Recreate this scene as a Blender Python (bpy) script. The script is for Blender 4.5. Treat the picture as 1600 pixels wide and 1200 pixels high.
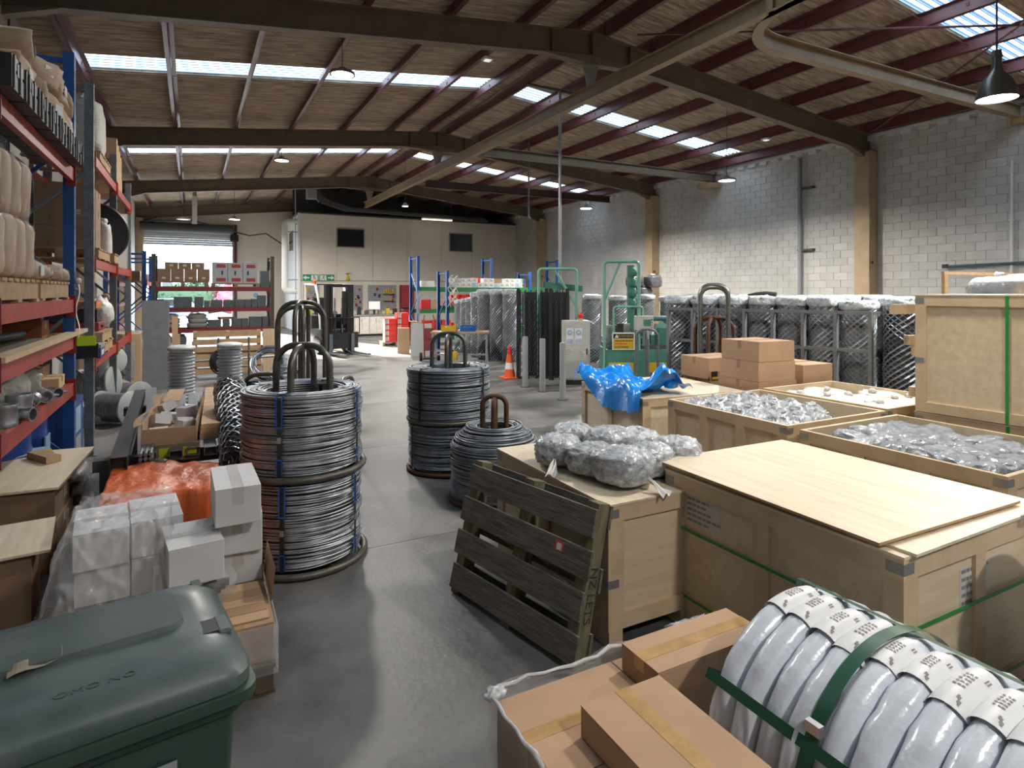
import bpy, math, random
from mathutils import Vector, Matrix, Euler, noise
R = math.radians
PI = math.pi
random.seed(7)
for o in list(bpy.data.objects):
    bpy.data.objects.remove(o)
S = bpy.context.scene
C = S.collection

# ---------------------------------------------------------------- camera
cd = bpy.data.cameras.new('camera')
cam = bpy.data.objects.new('camera', cd)
C.objects.link(cam)
cam.location = (0, 0, 1.9)
cam.rotation_euler = (R(90), 0, -math.atan(500 / 950))
cd.sensor_width = 36
cd.lens = 36 * 950 / 1600
cd.shift_y = -145 / 1600
cd.clip_start = 0.05
cd.clip_end = 300
S.camera = cam

# ---------------------------------------------------------------- world, sun, exposure
W = bpy.data.worlds.new('sky')
S.world = W
W.use_nodes = True
wn = W.node_tree.nodes
bg = wn['Background']
bg.inputs['Color'].default_value = (0.72, 0.86, 1.0, 1)
bg.inputs['Strength'].default_value = 9.0
sd = bpy.data.lights.new('sun', 'SUN')
sun = bpy.data.objects.new('sun', sd)
C.objects.link(sun)
sd.energy = 60
sd.color = (1, 0.95, 0.86)
sd.angle = R(0.6)
sun.location = (-6, 50, 12)
sun.rotation_euler = Vector((5.3, -17.0, -4.15)).to_track_quat('-Z', 'Y').to_euler()
S.view_settings.view_transform = 'Standard'
S.view_settings.look = 'None'
S.view_settings.gamma = 1
S.view_settings.use_curve_mapping = False
S.view_settings.exposure = 0.25
try:
    S.cycles.max_bounces = 8
    S.cycles.diffuse_bounces = 4
    S.cycles.glossy_bounces = 3
    S.cycles.transmission_bounces = 6
    S.cycles.transparent_max_bounces = 16
    S.cycles.sample_clamp_indirect = 6
    S.cycles.caustics_reflective = False
    S.cycles.caustics_refractive = False
except Exception:
    pass
# room frame (metres): x across, y into the building, z up
XL, XR, YB, YF, RIDGE = -2.4, 15.5, -7.0, 34.4, 6.75
FRAMES = (-6.8, 1.4, 9.6, 17.8, 26.0, 34.2)
STRIPS = (-2.7, 5.5, 13.7, 21.9)
SW = 0.45
SLOPE = 0.107
def roofz(x):                       # underside of the roof lining
    return 7.08 - abs(x - RIDGE) * SLOPE
# daylight portals: just outside the roof lights and the roller door opening
def portal(loc, rot, sx, sy):
    l = bpy.data.lights.new('portal', 'AREA')
    l.shape = 'RECTANGLE'
    l.size, l.size_y = sx, sy
    l.cycles.is_portal = True
    o = bpy.data.objects.new('daylight_portal', l)
    C.objects.link(o)
    o.location, o.rotation_euler = loc, rot
for y in STRIPS:
    for sg in (-1, 1):
        xm = (XL + RIDGE - .25) / 2 if sg < 0 else (XR + RIDGE + .25) / 2
        portal((xm, y, roofz(xm) + .16), (0, sg * math.atan(SLOPE), 0), 8.9, .95)
portal((-.2, YF + .35, 2.3), (R(-90), 0, 0), 4.2, 4.6)

# ---------------------------------------------------------------- materials
MATS = {}
def mk(name, col, rough=.6, metal=0.0, var=.14, scale=6, stretch=(1, 1, 1), col2=None, bump=0.0, bscale=40,
       bstretch=None, alpha=1.0, spec=.5, trans=0.0, emit=None, coat=0.0, rvar=0.0, detail=5, bdist=.02, ramp=(.3, .7)):
    if name in MATS:
        return MATS[name]
    m = bpy.data.materials.new(name)
    m.use_nodes = True
    nt = m.node_tree
    N, L = nt.nodes, nt.links
    b = N['Principled BSDF']
    c = tuple(col) + (1,)
    b.inputs['Roughness'].default_value = rough
    b.inputs['Metallic'].default_value = metal
    b.inputs['Specular IOR Level'].default_value = spec
    b.inputs['Coat Weight'].default_value = coat
    if emit:
        b.inputs['Emission Color'].default_value = tuple(emit[0]) + (1,)
        b.inputs['Emission Strength'].default_value = emit[1]
    b.inputs['Alpha'].default_value = alpha
    b.inputs['Transmission Weight'].default_value = trans
    tc = N.new('ShaderNodeTexCoord')
    oi = N.new('ShaderNodeObjectInfo')
    ad = N.new('ShaderNodeVectorMath'); ad.operation = 'MULTIPLY_ADD'
    ad.inputs[1].default_value = (1, 1, 1)
    L.new(tc.outputs['Object'], ad.inputs[0])
    cm = N.new('ShaderNodeVectorMath'); cm.operation = 'SCALE'
    cm.inputs[0].default_value = (17, 23, 11)
    L.new(oi.outputs['Random'], cm.inputs['Scale'])
    L.new(cm.outputs[0], ad.inputs[2])
    mp = N.new('ShaderNodeMapping')
    mp.inputs['Scale'].default_value = stretch
    L.new(ad.outputs[0], mp.inputs[0])
    if var or col2:
        nz = N.new('ShaderNodeTexNoise')
        nz.inputs['Scale'].default_value = scale
        nz.inputs['Detail'].default_value = detail
        nz.inputs['Roughness'].default_value = .6
        L.new(mp.outputs[0], nz.inputs['Vector'])
        rp = N.new('ShaderNodeValToRGB')
        e = rp.color_ramp.elements
        e[0].position, e[1].position = ramp
        if col2:
            e[0].color, e[1].color = c, tuple(col2) + (1,)
        else:
            e[0].color = tuple(max(0, v * (1 - var)) for v in col) + (1,)
            e[1].color = tuple(min(1, v * (1 + var)) for v in col) + (1,)
        L.new(nz.outputs['Fac'], rp.inputs[0])
        L.new(rp.outputs[0], b.inputs['Base Color'])
        if rvar:
            mr = N.new('ShaderNodeMapRange')
            mr.inputs['From Min'].default_value, mr.inputs['From Max'].default_value = .3, .7
            mr.inputs['To Min'].default_value, mr.inputs['To Max'].default_value = rough - rvar, rough + rvar
            L.new(nz.outputs['Fac'], mr.inputs['Value'])
            L.new(mr.outputs[0], b.inputs['Roughness'])
    else:
        b.inputs['Base Color'].default_value = c
    if bump:
        mp2 = N.new('ShaderNodeMapping')
        mp2.inputs['Scale'].default_value = bstretch or stretch
        L.new(ad.outputs[0], mp2.inputs[0])
        n2 = N.new('ShaderNodeTexNoise')
        n2.inputs['Scale'].default_value = bscale
        n2.inputs['Detail'].default_value = 4
        L.new(mp2.outputs[0], n2.inputs['Vector'])
        bp = N.new('ShaderNodeBump')
        bp.inputs['Strength'].default_value = bump
        bp.inputs['Distance'].default_value = bdist
        L.new(n2.outputs['Fac'], bp.inputs['Height'])
        L.new(bp.outputs[0], b.inputs['Normal'])
    MATS[name] = m
    return m

CONC = mk('floor_concrete', (.07, .068, .066), .46, var=.3, scale=1.1, bump=.12, bscale=25, rvar=.14, detail=12, col2=(.185, .18, .175), ramp=(.38, .62))
BLOCK = mk('painted_block', (.47, .46, .435), .75, var=.08, scale=1.3, bump=.25, bscale=18, col2=(.62, .605, .58))
MORTAR = mk('mortar', (.36, .35, .33), .9, var=.1)
LINING = mk('roof_lining', (.25, .185, .125), .9, scale=1.6, stretch=(1.3, 8, 1), ramp=(.38, .62), bump=1.0, bscale=2.2, bstretch=(.9, 7, 1), col2=(.5, .4, .29), bdist=.09)  # tan lining; light and dark streaks stand in for shading on the crinkles
FRAMEM = mk('frame_paint', (.16, .122, .085), .55, var=.15, scale=3)
COLM = mk('column_paint', (.42, .31, .19), .6, var=.12, scale=3)
PURL = mk('purlin_paint', (.135, .042, .046), .42, var=.2, scale=4, spec=.6)
MONO = mk('monorail_paint', (.26, .185, .105), .5, var=.15, scale=3)
SKYW = mk('rooflight_pan', (.9, .95, 1), .3)
OFFW = mk('office_panel', (.76, .70, .60), .6, var=.04, scale=2)
WHITEP = mk('white_paint', (.75, .75, .74), .45, var=.04)
GREYP = mk('grey_paint', (.3, .31, .32), .5, var=.08)
DGREY = mk('dark_grey_paint', (.07, .075, .08), .5, var=.15)
BLACK = mk('black_plastic', (.018, .018, .02), .45, var=.2)
BLUE = mk('rack_blue', (.012, .07, .25), .4, var=.15)
NAVY = mk('rack_navy', (.015, .04, .14), .45, var=.15)
REDB = mk('rack_red', (.36, .045, .035), .42, var=.25, scale=5)
DRED = mk('rack_dark_red', (.22, .02, .03), .5, var=.2)
ORANGEB = mk('rack_orange', (.55, .1, .03), .5, var=.15)
GALV = mk('galvanised', (.45, .47, .5), .38, .85, var=.18, scale=14)
DGALV = mk('dull_galvanised', (.17, .19, .215), .5, .55, var=.2, scale=14)
WIRE = mk('bright_wire', (.27, .285, .31), .42, .85, var=.3, scale=9, col2=(.52, .54, .57))
DWIRE = mk('dark_wire', (.17, .195, .23), .42, .8, var=.3, scale=9, col2=(.36, .39, .43))
MESHW = mk('mesh_wire', (.30, .33, .37), .4, .75, var=.25, scale=9)
MESHD = mk('mesh_core', (.045, .052, .062), .7, .2, var=.3, scale=20)
PIPE = mk('carrier_steel', (.15, .14, .125), .38, .75, var=.3, scale=10)
RUST = mk('rusty_steel', (.11, .055, .035), .65, .5, var=.35, scale=9)
RING = mk('ring_steel', (.125, .118, .095), .48, .6, var=.3, scale=10)
CARD = mk('cardboard', (.42, .265, .16), .8, var=.09, scale=3)
CARDL = mk('cardboard_pale', (.56, .37, .22), .8, var=.09, scale=3)
CARDD = mk('cardboard_dull', (.27, .175, .105), .85, var=.12, scale=3)
TAPE = mk('packing_tape', (.47, .29, .13), .18, var=.2, scale=12, spec=.7)
CTAPE = mk('clear_tape', (.55, .52, .48), .25, var=.1)
WBOX = mk('white_carton', (.64, .63, .63), .6, var=.04)
PAPER = mk('kraft_paper', (.47, .33, .21), .7, var=.1, scale=4, bump=.35, bscale=9)
WPAPER = mk('paper_label', (.6, .59, .57), .6, var=.05)
GLABEL = mk('grey_label', (.55, .52, .48), .6, var=.05)
INK = mk('ink', (.03, .03, .035), .6, var=0)
FINK = mk('faded_ink', (.24, .22, .20), .6, var=0)
PLY = mk('plywood', (.57, .45, .29), .55, scale=2.2, stretch=(1, 9, 9), col2=(.69, .56, .385), bump=.05, bscale=20)
PLYY = mk('plywood_lengthwise', (.64, .53, .37), .5, scale=2.2, stretch=(9, 1, 9), col2=(.78, .68, .52), bump=.05, bscale=20)
PINE = mk('pine_batten', (.52, .38, .23), .55, scale=3, stretch=(2, 2, 2), col2=(.64, .49, .32))
PINED = mk('old_pine', (.32, .20, .11), .7, scale=4, stretch=(2, 2, 2), col2=(.46, .31, .17))
WEATH = mk('weathered_wood', (.06, .053, .044), .8, scale=5, stretch=(9, 1, 9), col2=(.185, .168, .148), bump=.3, bscale=14)
WEATHZ = mk('weathered_post', (.10, .085, .05), .8, scale=5, stretch=(7, 7, 1.2), col2=(.21, .19, .11), bump=.3, bscale=14)
CLIP = mk('zinc_clip', (.36, .37, .38), .4, .7, var=.15)
GSTRAP = mk('green_strap', (.02, .25, .05), .35, var=.1)
DGSTRAP = mk('dark_green_strap', (.018, .085, .045), .3, var=.1)
BSTRAP = mk('blue_guard', (.01, .12, .42), .4, var=.1)
ORTARP = mk('orange_sheet', (.62, .10, .022), .42, scale=4, stretch=(6, 6, 1), col2=(.82, .19, .05), bump=.6, bscale=6, bstretch=(4, 4, .6))
BLTARP = mk('blue_sheet', (.008, .27, .86), .18, var=.2, scale=5, bump=.5, bscale=9, spec=.8)
BINM = mk('bin_green', (.02, .048, .034), .45, scale=5, col2=(.036, .07, .052), rvar=.1)
BINL = mk('bin_lid_green', (.045, .072, .066), .42, scale=6, col2=(.09, .115, .112), rvar=.12)
DIRT = mk('torn_label', (.25, .2, .15), .8, var=.3, scale=20)
WROPE = mk('white_tubing', (.64, .68, .75), .25, var=.08, scale=10, bump=.3, bscale=14, spec=.8)
FILM = mk('stretch_film', (.72, .73, .75), .14, var=0, alpha=.2, spec=.9, bump=1.0, bscale=12)
BAGF = mk('plastic_bag', (.55, .57, .60), .2, var=.15, scale=10, alpha=.42, spec=.9, bump=1.0, bscale=14)
BAGW = mk('white_bag', (.62, .60, .57), .35, var=.12, scale=8, bump=.8, bscale=14)
BAGG = mk('bagged_wire', (.26, .275, .295), .22, .15, scale=22, col2=(.60, .62, .64), bump=1.0, bscale=26, detail=8)
MGREEN = mk('machine_green', (.06, .20, .15), .45, var=.18)
LGREEN = mk('tube_green', (.19, .42, .33), .45, var=.1)
RGREEN = mk('rack_green', (.015, .16, .055), .45, var=.12)
SGREEN = mk('sign_green', (.0, .22, .10), .4, var=0)
YEL = mk('hazard_yellow', (.55, .36, .02), .5, var=.15)
LIME = mk('lime_card', (.62, .72, .02), .5, var=.08)
RED = mk('red_plastic', (.62, .03, .028), .4, var=.12)
BRED = mk('red_print', (.55, .05, .05), .5, var=.1)
CONE = mk('cone_orange', (.72, .11, .03), .5, var=.06)
DRUM = mk('drum_blue', (.01, .05, .26), .35, var=.1)
CREAMM = mk('cabinet_cream', (.50, .51, .47), .45, var=.05)
GLASS = mk('dark_glass', (.02, .022, .025), .08, var=0, spec=.8)
LENS = mk('lamp_diffuser', (1, 1, .95), .5, var=0, emit=((1, .97, .86), 30))
TUBEL = mk('tube_diffuser', (.9, .85, .7), .5, var=0, emit=((1, .86, .62), 1.6))
GLOWP = mk('glow_panel', (.8, .8, .8), .5, var=0, emit=((1, 1, 1), .55))
ASPH = mk('yard_asphalt', (.3, .3, .3), .85, var=.1, scale=3)
HEDGE = mk('hedge_leaf', (.03, .07, .03), .7, var=.5, scale=30)
PINKB = mk('pink_blossom', (.35, .10, .14), .7, var=.4, scale=30)
CARB = mk('car_blue', (.04, .09, .2), .2, var=.05, coat=.5)
RUBBER = mk('rubber', (.015, .015, .015), .8, var=.2)
STEEL = mk('bare_steel', (.4, .4, .41), .35, .8, var=.2)
TWINE = mk('pale_rope', (.6, .54, .42), .8, var=.15)
CYAN = mk('pale_blue_card', (.3, .45, .62), .5, var=.08)
# translucent corrugated roof lights
def rooflight(name, tint, op):
    m = bpy.data.materials.new(name); m.use_nodes = True
    nt = m.node_tree; N, L = nt.nodes, nt.links
    N.remove(N['Principled BSDF'])
    t = N.new('ShaderNodeBsdfTransparent'); t.inputs[0].default_value = tuple(tint) + (1,)
    d = N.new('ShaderNodeBsdfTranslucent'); d.inputs[0].default_value = tuple(tint) + (1,)
    mx = N.new('ShaderNodeMixShader'); mx.inputs[0].default_value = op
    L.new(t.outputs[0], mx.inputs[1]); L.new(d.outputs[0], mx.inputs[2])
    L.new(mx.outputs[0], N['Material Output'].inputs[0])
    return m
RLIGHT = rooflight('rooflight_clear', (.85, .88, .9), 1.0)
RLIGHTB = rooflight('rooflight_rib', (.02, .034, .06), 1.0)

# ---------------------------------------------------------------- mesh helpers
class MB:
    def __init__(s):
        s.v, s.f, s.mi, s.cur = [], [], [], 0
    def add(s, vs, fs):
        n = len(s.v)
        s.v += [tuple(v) for v in vs]
        s.f += [tuple(i + n for i in f) for f in fs]
        s.mi += [s.cur] * len(fs)
        return s
    def box(s, x0, x1, y0, y1, z0, z1, mat=None):
        vs = [(x, y, z) for z in (z0, z1) for y in (y0, y1) for x in (x0, x1)]
        if mat is not None:
            vs = [mat @ Vector(v) for v in vs]
        return s.add(vs, [(0, 2, 3, 1), (4, 5, 7, 6), (0, 1, 5, 4), (2, 6, 7, 3), (0, 4, 6, 2), (1, 3, 7, 5)])
    def bar(s, a, b, w, h, up=(0, 0, 1)):              # rectangular bar from a to b
        a, b, up = Vector(a), Vector(b), Vector(up)
        d = (b - a).normalized()
        sx = d.cross(up)
        if sx.length < 1e-4:
            sx = d.cross(Vector((1, 0, 0)))
        sx.normalize(); sz = sx.cross(d).normalized()
        vs = []
        for p in (a, b):
            for i, j in ((-1, -1), (1, -1), (1, 1), (-1, 1)):
                vs.append(p + sx * (i * w / 2) + sz * (j * h / 2))
        return s.add(vs, [(0, 1, 2, 3), (7, 6, 5, 4), (0, 4, 5, 1), (1, 5, 6, 2), (2, 6, 7, 3), (3, 7, 4, 0)])
    def tube(s, pts, r, n=8, closed=False, cap=True):
        pts = [Vector(p) for p in pts]
        m = len(pts)
        rings = []
        pu = None
        for i, p in enumerate(pts):
            if closed:
                d = pts[(i + 1) % m] - pts[i - 1]
            else:
                d = pts[min(i + 1, m - 1)] - pts[max(i - 1, 0)]
            d.normalize()
            if pu is None:
                u = d.orthogonal().normalized()
            else:
                u = pu - d * pu.dot(d)
                u = u.normalized() if u.length > 1e-6 else d.orthogonal().normalized()
            pu = u
            w = d.cross(u)
            rr = r[i] if isinstance(r, (list, tuple)) else r
            rings.append([p + (u * math.cos(2 * PI * k / n) + w * math.sin(2 * PI * k / n)) * rr for k in range(n)])
        vs = [v for g in rings for v in g]
        fs = []
        for i in range(m if closed else m - 1):
            j = (i + 1) % m
            for k in range(n):
                l = (k + 1) % n
                fs.append((i * n + k, i * n + l, j * n + l, j * n + k))
        if cap and not closed:
            fs.append(tuple(reversed(range(n))))
            fs.append(tuple((m - 1) * n + k for k in range(n)))
        return s.add(vs, fs)
    def lathe(s, prof, n=24, o=(0, 0, 0), axis='z', cap=True):
        vs = []
        for r, z in prof:
            for k in range(n):
                a = 2 * PI * k / n
                x, y = r * math.cos(a), r * math.sin(a)
                p = {'z': (x, y, z), 'x': (z, x, y), 'y': (y, z, x)}[axis]
                vs.append((p[0] + o[0], p[1] + o[1], p[2] + o[2]))
        fs = []
        for i in range(len(prof) - 1):
            for k in range(n):
                l = (k + 1) % n
                fs.append((i * n + k, i * n + l, (i + 1) * n + l, (i + 1) * n + k))
        if cap:
            if prof[0][0] > 1e-5:
                fs.append(tuple(reversed(range(n))))
            if prof[-1][0] > 1e-5:
                fs.append(tuple((len(prof) - 1) * n + k for k in range(n)))
        return s.add(vs, fs)
    def prism(s, poly, a, b, axis='y'):                 # polygon (p, q) swept from a to b along axis
        n = len(poly)
        def P(p, q, t):
            return {'y': (p, t, q), 'x': (t, p, q), 'z': (p, q, t)}[axis]
        vs = [P(p, q, a) for p, q in poly] + [P(p, q, b) for p, q in poly]
        fs = [tuple(reversed(range(n))), tuple(range(n, 2 * n))]
        fs += [(i, (i + 1) % n, n + (i + 1) % n, n + i) for i in range(n)]
        return s.add(vs, fs)
    def grid(s, fn, nu, nv, two=False):
        vs = [fn(i / nu, j / nv) for j in range(nv + 1) for i in range(nu + 1)]
        fs = [(j * (nu + 1) + i, j * (nu + 1) + i + 1, (j + 1) * (nu + 1) + i + 1, (j + 1) * (nu + 1) + i) for j in range(nv) for i in range(nu)]
        return s.add(vs, fs)
    def blob(s, sx, sy, sz, e=.5, amp=.05, f=2.0, seed=0, nu=16, nv=10, o=(0, 0, 0), flat=True, ridge=0.0):
        # rounded box of half sizes sx, sy, sz standing on z=0, with a crumpled surface
        def pw(v, p): return math.copysign(abs(v) ** p, v)
        vs, fs = [], []
        for j in range(nv + 1):
            t = -PI / 2 + PI * j / nv
            for i in range(nu):
                a = 2 * PI * i / nu
                x = pw(math.cos(t), e) * pw(math.cos(a), e)
                y = pw(math.cos(t), e) * pw(math.sin(a), e)
                z = pw(math.sin(t), e)
                q = noise.noise(Vector((x * f + seed * 7.1, y * f + seed * 3.3, z * f + seed))) * amp * 2 + noise.noise(Vector((x * f * 3 + seed, y * f * 3, z * f * 3))) * amp
                if ridge:
                    q += ridge * (.5 - 2.2 * abs(noise.noise(Vector((x * 4.3 + seed, y * 4.3 - seed, z * 3.1))))) + ridge * .5 * (.5 - 2.2 * abs(noise.noise(Vector((x * 9 - seed, y * 9, z * 7 + seed)))))
                k = 1 + q
                zz = z * k if z > -0.6 or not flat else z
                vs.append((o[0] + x * k * sx, o[1] + y * k * sy, o[2] + sz + zz * sz))
        for j in range(nv):
            for i in range(nu):
                l = (i + 1) % nu
                fs.append((j * nu + i, j * nu + l, (j + 1) * nu + l, (j + 1) * nu + i))
        return s.add(vs, fs)
    def mesh(s, name, mats, smooth=False):
        me = bpy.data.meshes.new(name)
        me.from_pydata(s.v, [], s.f)
        for m in (mats if isinstance(mats, (list, tuple)) else [mats]):
            me.materials.append(m)
        if any(s.mi):
            me.polygons.foreach_set('material_index', s.mi)
        if smooth:
            me.polygons.foreach_set('use_smooth', [True] * len(me.polygons))
            if smooth != 'all':
                try:
                    me.set_sharp_from_angle(angle=R(40))
                except Exception:
                    pass
        me.update()
        return me
    def build(s, name, mat, parent=None, smooth=False, bevel=0.0, loc=None, rot=None):
        return put(name, s.mesh(name, mat, smooth), parent, loc, rot, bevel)

def put(name, me, parent=None, loc=None, rot=None, bevel=0.0, scale=None):
    o = bpy.data.objects.new(name, me)
    C.objects.link(o)
    if parent is not None:
        o.parent = parent
    if loc is not None:
        o.location = loc
    if rot is not None:
        o.rotation_euler = rot
    if scale is not None:
        o.scale = scale
    if bevel:
        m = o.modifiers.new('bevel', 'BEVEL')
        m.width = bevel; m.segments = 2; m.limit_method = 'ANGLE'; m.angle_limit = R(50)
    return o
def tag(o, label=None, cat=None, group=None, kind=None):
    if label: o['label'] = label
    if cat: o['category'] = cat
    if group: o['group'] = group
    if kind: o['kind'] = kind
    return o
def thing(name, label, cat, loc=(0, 0, 0), rz=0.0, group=None, rot=None, kind=None):
    o = bpy.data.objects.new(name, None)
    C.objects.link(o)
    o.empty_display_size = .1
    o.location = loc
    o.rotation_euler = rot if rot else (0, 0, rz)
    return tag(o, label, cat, group, kind)
def struct(name, label=None):
    o = bpy.data.objects.new(name, None)
    C.objects.link(o)
    o['kind'] = 'structure'
    if label: o['label'] = label
    return o
def dup(root, loc, rz=None, label=None, group=None, rot=None):
    r = root.copy(); C.objects.link(r); r.location = loc
    if rz is not None: r.rotation_euler = (0, 0, rz)
    if rot is not None: r.rotation_euler = rot
    if label: r['label'] = label
    if group: r['group'] = group
    for ch in list(root.children):
        c = ch.copy(); C.objects.link(c); c.parent = r
        for g in ch.children:
            d = g.copy(); C.objects.link(d); d.parent = c
    return r
BOXM = {}
def unit(mat):                                           # a shared unit box centred on the origin
    if mat.name not in BOXM:
        BOXM[mat.name] = MB().box(-.5, .5, -.5, .5, -.5, .5).mesh('unit_' + mat.name, mat)
    return BOXM[mat.name]
def bx(name, mat, parent, x0, x1, y0, y1, z0, z1, bevel=0.0):
    if bevel:
        cx, cy, cz = (x0 + x1) / 2, (y0 + y1) / 2, (z0 + z1) / 2
        return MB().box(x0 - cx, x1 - cx, y0 - cy, y1 - cy, z0 - cz, z1 - cz).build(name, mat, parent, bevel=bevel, loc=(cx, cy, cz))
    w, d, h = x1 - x0, y1 - y0, z1 - z0
    key = (mat.name, round(w, 4), round(d, 4), round(h, 4))
    if key not in BOXM:
        BOXM[key] = MB().box(-w / 2, w / 2, -d / 2, d / 2, -h / 2, h / 2).mesh(name, mat)
    return put(name, BOXM[key], parent, ((x0 + x1) / 2, (y0 + y1) / 2, (z0 + z1) / 2))
def barp(name, mat, parent, a, b, w, h, up=(0, 0, 1)):
    return MB().bar(a, b, w, h, up).build(name, mat, parent)
def tubep(name, mat, parent, pts, r, n=8, closed=False):
    return MB().tube(pts, r, n, closed).build(name, mat, parent, smooth=True)
def arc(c, r, a0, a1, n, plane='xz'):
    out = []
    for i in range(n + 1):
        a = R(a0 + (a1 - a0) * i / n)
        p, q = r * math.cos(a), r * math.sin(a)
        out.append({'xz': (c[0] + p, c[1], c[2] + q), 'xy': (c[0] + p, c[1] + q, c[2]), 'yz': (c[0], c[1] + p, c[2] + q)}[plane])
    return out
def arch(w, h, r, y=0, z0=0, x=0, plane='xz', n=6):      # inverted U
    a = [(x - w / 2, y, z0)] + arc((x - w / 2 + r, y, h - r), r, 180, 90, n) + arc((x + w / 2 - r, y, h - r), r, 90, 0, n) + [(x + w / 2, y, z0)]
    if plane == 'yz':
        a = [(p[1], p[0], p[2]) for p in a]
    return a
def lettering(text, parent, loc, rot, size, mat, name='lettering', align='CENTER', sx=1.0):
    cu = bpy.data.curves.new(name, 'FONT')
    cu.body = text; cu.size = size; cu.align_x = align; cu.align_y = 'CENTER'
    cu.extrude = .0006
    cu.materials.append(mat)
    tmp = bpy.data.objects.new(name, cu)
    C.objects.link(tmp)
    me = bpy.data.meshes.new_from_object(tmp, depsgraph=bpy.context.evaluated_depsgraph_get())
    bpy.data.objects.remove(tmp)
    o = bpy.data.objects.new(name, me)
    C.objects.link(o); o.parent = parent; o.location = loc; o.rotation_euler = rot
    o.scale = (sx, 1, 1)
    return o
def print_lines(parent, o, u, v, w, h, rows, mat=INK, seed=1, name='print'):
    # blurred rows of printed words on a label: o lower-left corner, u to the right, v up
    rg = random.Random(seed)
    o, u, v = Vector(o), Vector(u), Vector(v)
    nrm = u.cross(v)
    m = MB()
    for r in range(rows):
        y = h * (rows - r - .75) / rows
        x = w * .05
        end = w * rg.uniform(.55, .95)
        while x < end:
            l = w * rg.uniform(.06, .16)
            p = [o + u * (x + a) + v * (y + b) + nrm * .0012 for a, b in ((0, 0), (l, 0), (l, h * .45 / rows), (0, h * .45 / rows))]
            m.add(p, [(0, 1, 2, 3)])
            x += l + w * .025
    return tag(m.build(name, mat, parent), kind='stuff')

# ---------------------------------------------------------------- reusable builders
def carton(label, loc, w, d, h, rz=0.0, mat=None, group=None, tape=TAPE, name='cardboard_box', along='x', gap=.004, sticker=None, cat='box', bevel=.004, endtape=True):
    mat = mat or CARD
    t = thing(name, label, cat, loc, rz, group)
    bx('body', mat, t, -w / 2, w / 2, -d / 2, d / 2, 0, h - .005, bevel)
    if along == 'x':
        for s in (-1, 1):
            y0, y1 = sorted((s * gap / 2, s * (d / 2)))
            bx('flap', mat, t, -w / 2, w / 2, y0, y1, h - .005, h)
        tp = bx('tape', tape, t, -w / 2 - .001, w / 2 + .001, -.027, .027, h, h + .0012)
        if endtape:
            for s in (-1, 1):
                bx('tape', tape, t, min(s * w / 2, s * (w / 2 + .0012)), max(s * w / 2, s * (w / 2 + .0012)), -.027, .027, h - min(.09, h * .45), h + .001)
    else:
        for s in (-1, 1):
            x0, x1 = sorted((s * gap / 2, s * (w / 2)))
            bx('flap', mat, t, x0, x1, -d / 2, d / 2, h - .005, h)
        bx('tape', tape, t, -.027, .027, -d / 2 - .001, d / 2 + .001, h, h + .0012)
        if endtape:
            for s in (-1, 1):
                bx('tape', tape, t, -.027, .027, min(s * d / 2, s * (d / 2 + .0012)), max(s * d / 2, s * (d / 2 + .0012)), h - min(.09, h * .45), h + .001)
    if sticker:                                           # (face, u, z, w, h)
        face, u, z, sw, sh = sticker[:5]
        sm = sticker[5] if len(sticker) > 5 else WPAPER
        if face == '-y':
            st = bx('label', sm, t, u - sw / 2, u + sw / 2, -d / 2 - .0015, -d / 2, z - sh / 2, z + sh / 2)
            if sh > .05: print_lines(t, (u - sw / 2, -d / 2 - .0015, z - sh / 2), (1, 0, 0), (0, 0, 1), sw, sh, 4, INK, int(u * 99) + 3)
        elif face == '+x':
            st = bx('label', sm, t, w / 2, w / 2 + .0015, u - sw / 2, u + sw / 2, z - sh / 2, z + sh / 2)
            if sh > .05: print_lines(t, (w / 2 + .0015, u - sw / 2, z - sh / 2), (0, 1, 0), (0, 0, 1), sw, sh, 4, INK, int(u * 99) + 3)
    return t
def pallet(label, loc, w=1.16, d=1.16, rz=0.0, mat=None, group=None, h=.145, nb=7, rot=None, name='wooden_pallet'):
    mat = mat or PINED
    t = thing(name, label, 'pallet', loc, rz, group, rot)
    for i in range(3):
        x = -w / 2 + .05 + i * (w - .1) / 2
        bx('stringer', mat, t, x - .04, x + .04, -d / 2, d / 2, .02, h - .02)
    bw = d / nb * .74
    for i in range(nb):
        y = -d / 2 + bw / 2 + i * (d - bw) / (nb - 1)
        bx('deck_board', mat, t, -w / 2, w / 2, y - bw / 2, y + bw / 2, h - .02, h)
    for i in range(3):
        y = -d / 2 + .06 + i * (d - .12) / 2
        bx('base_board', mat, t, -w / 2, w / 2, y - .05, y + .05, 0, .02)
    return t
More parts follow.
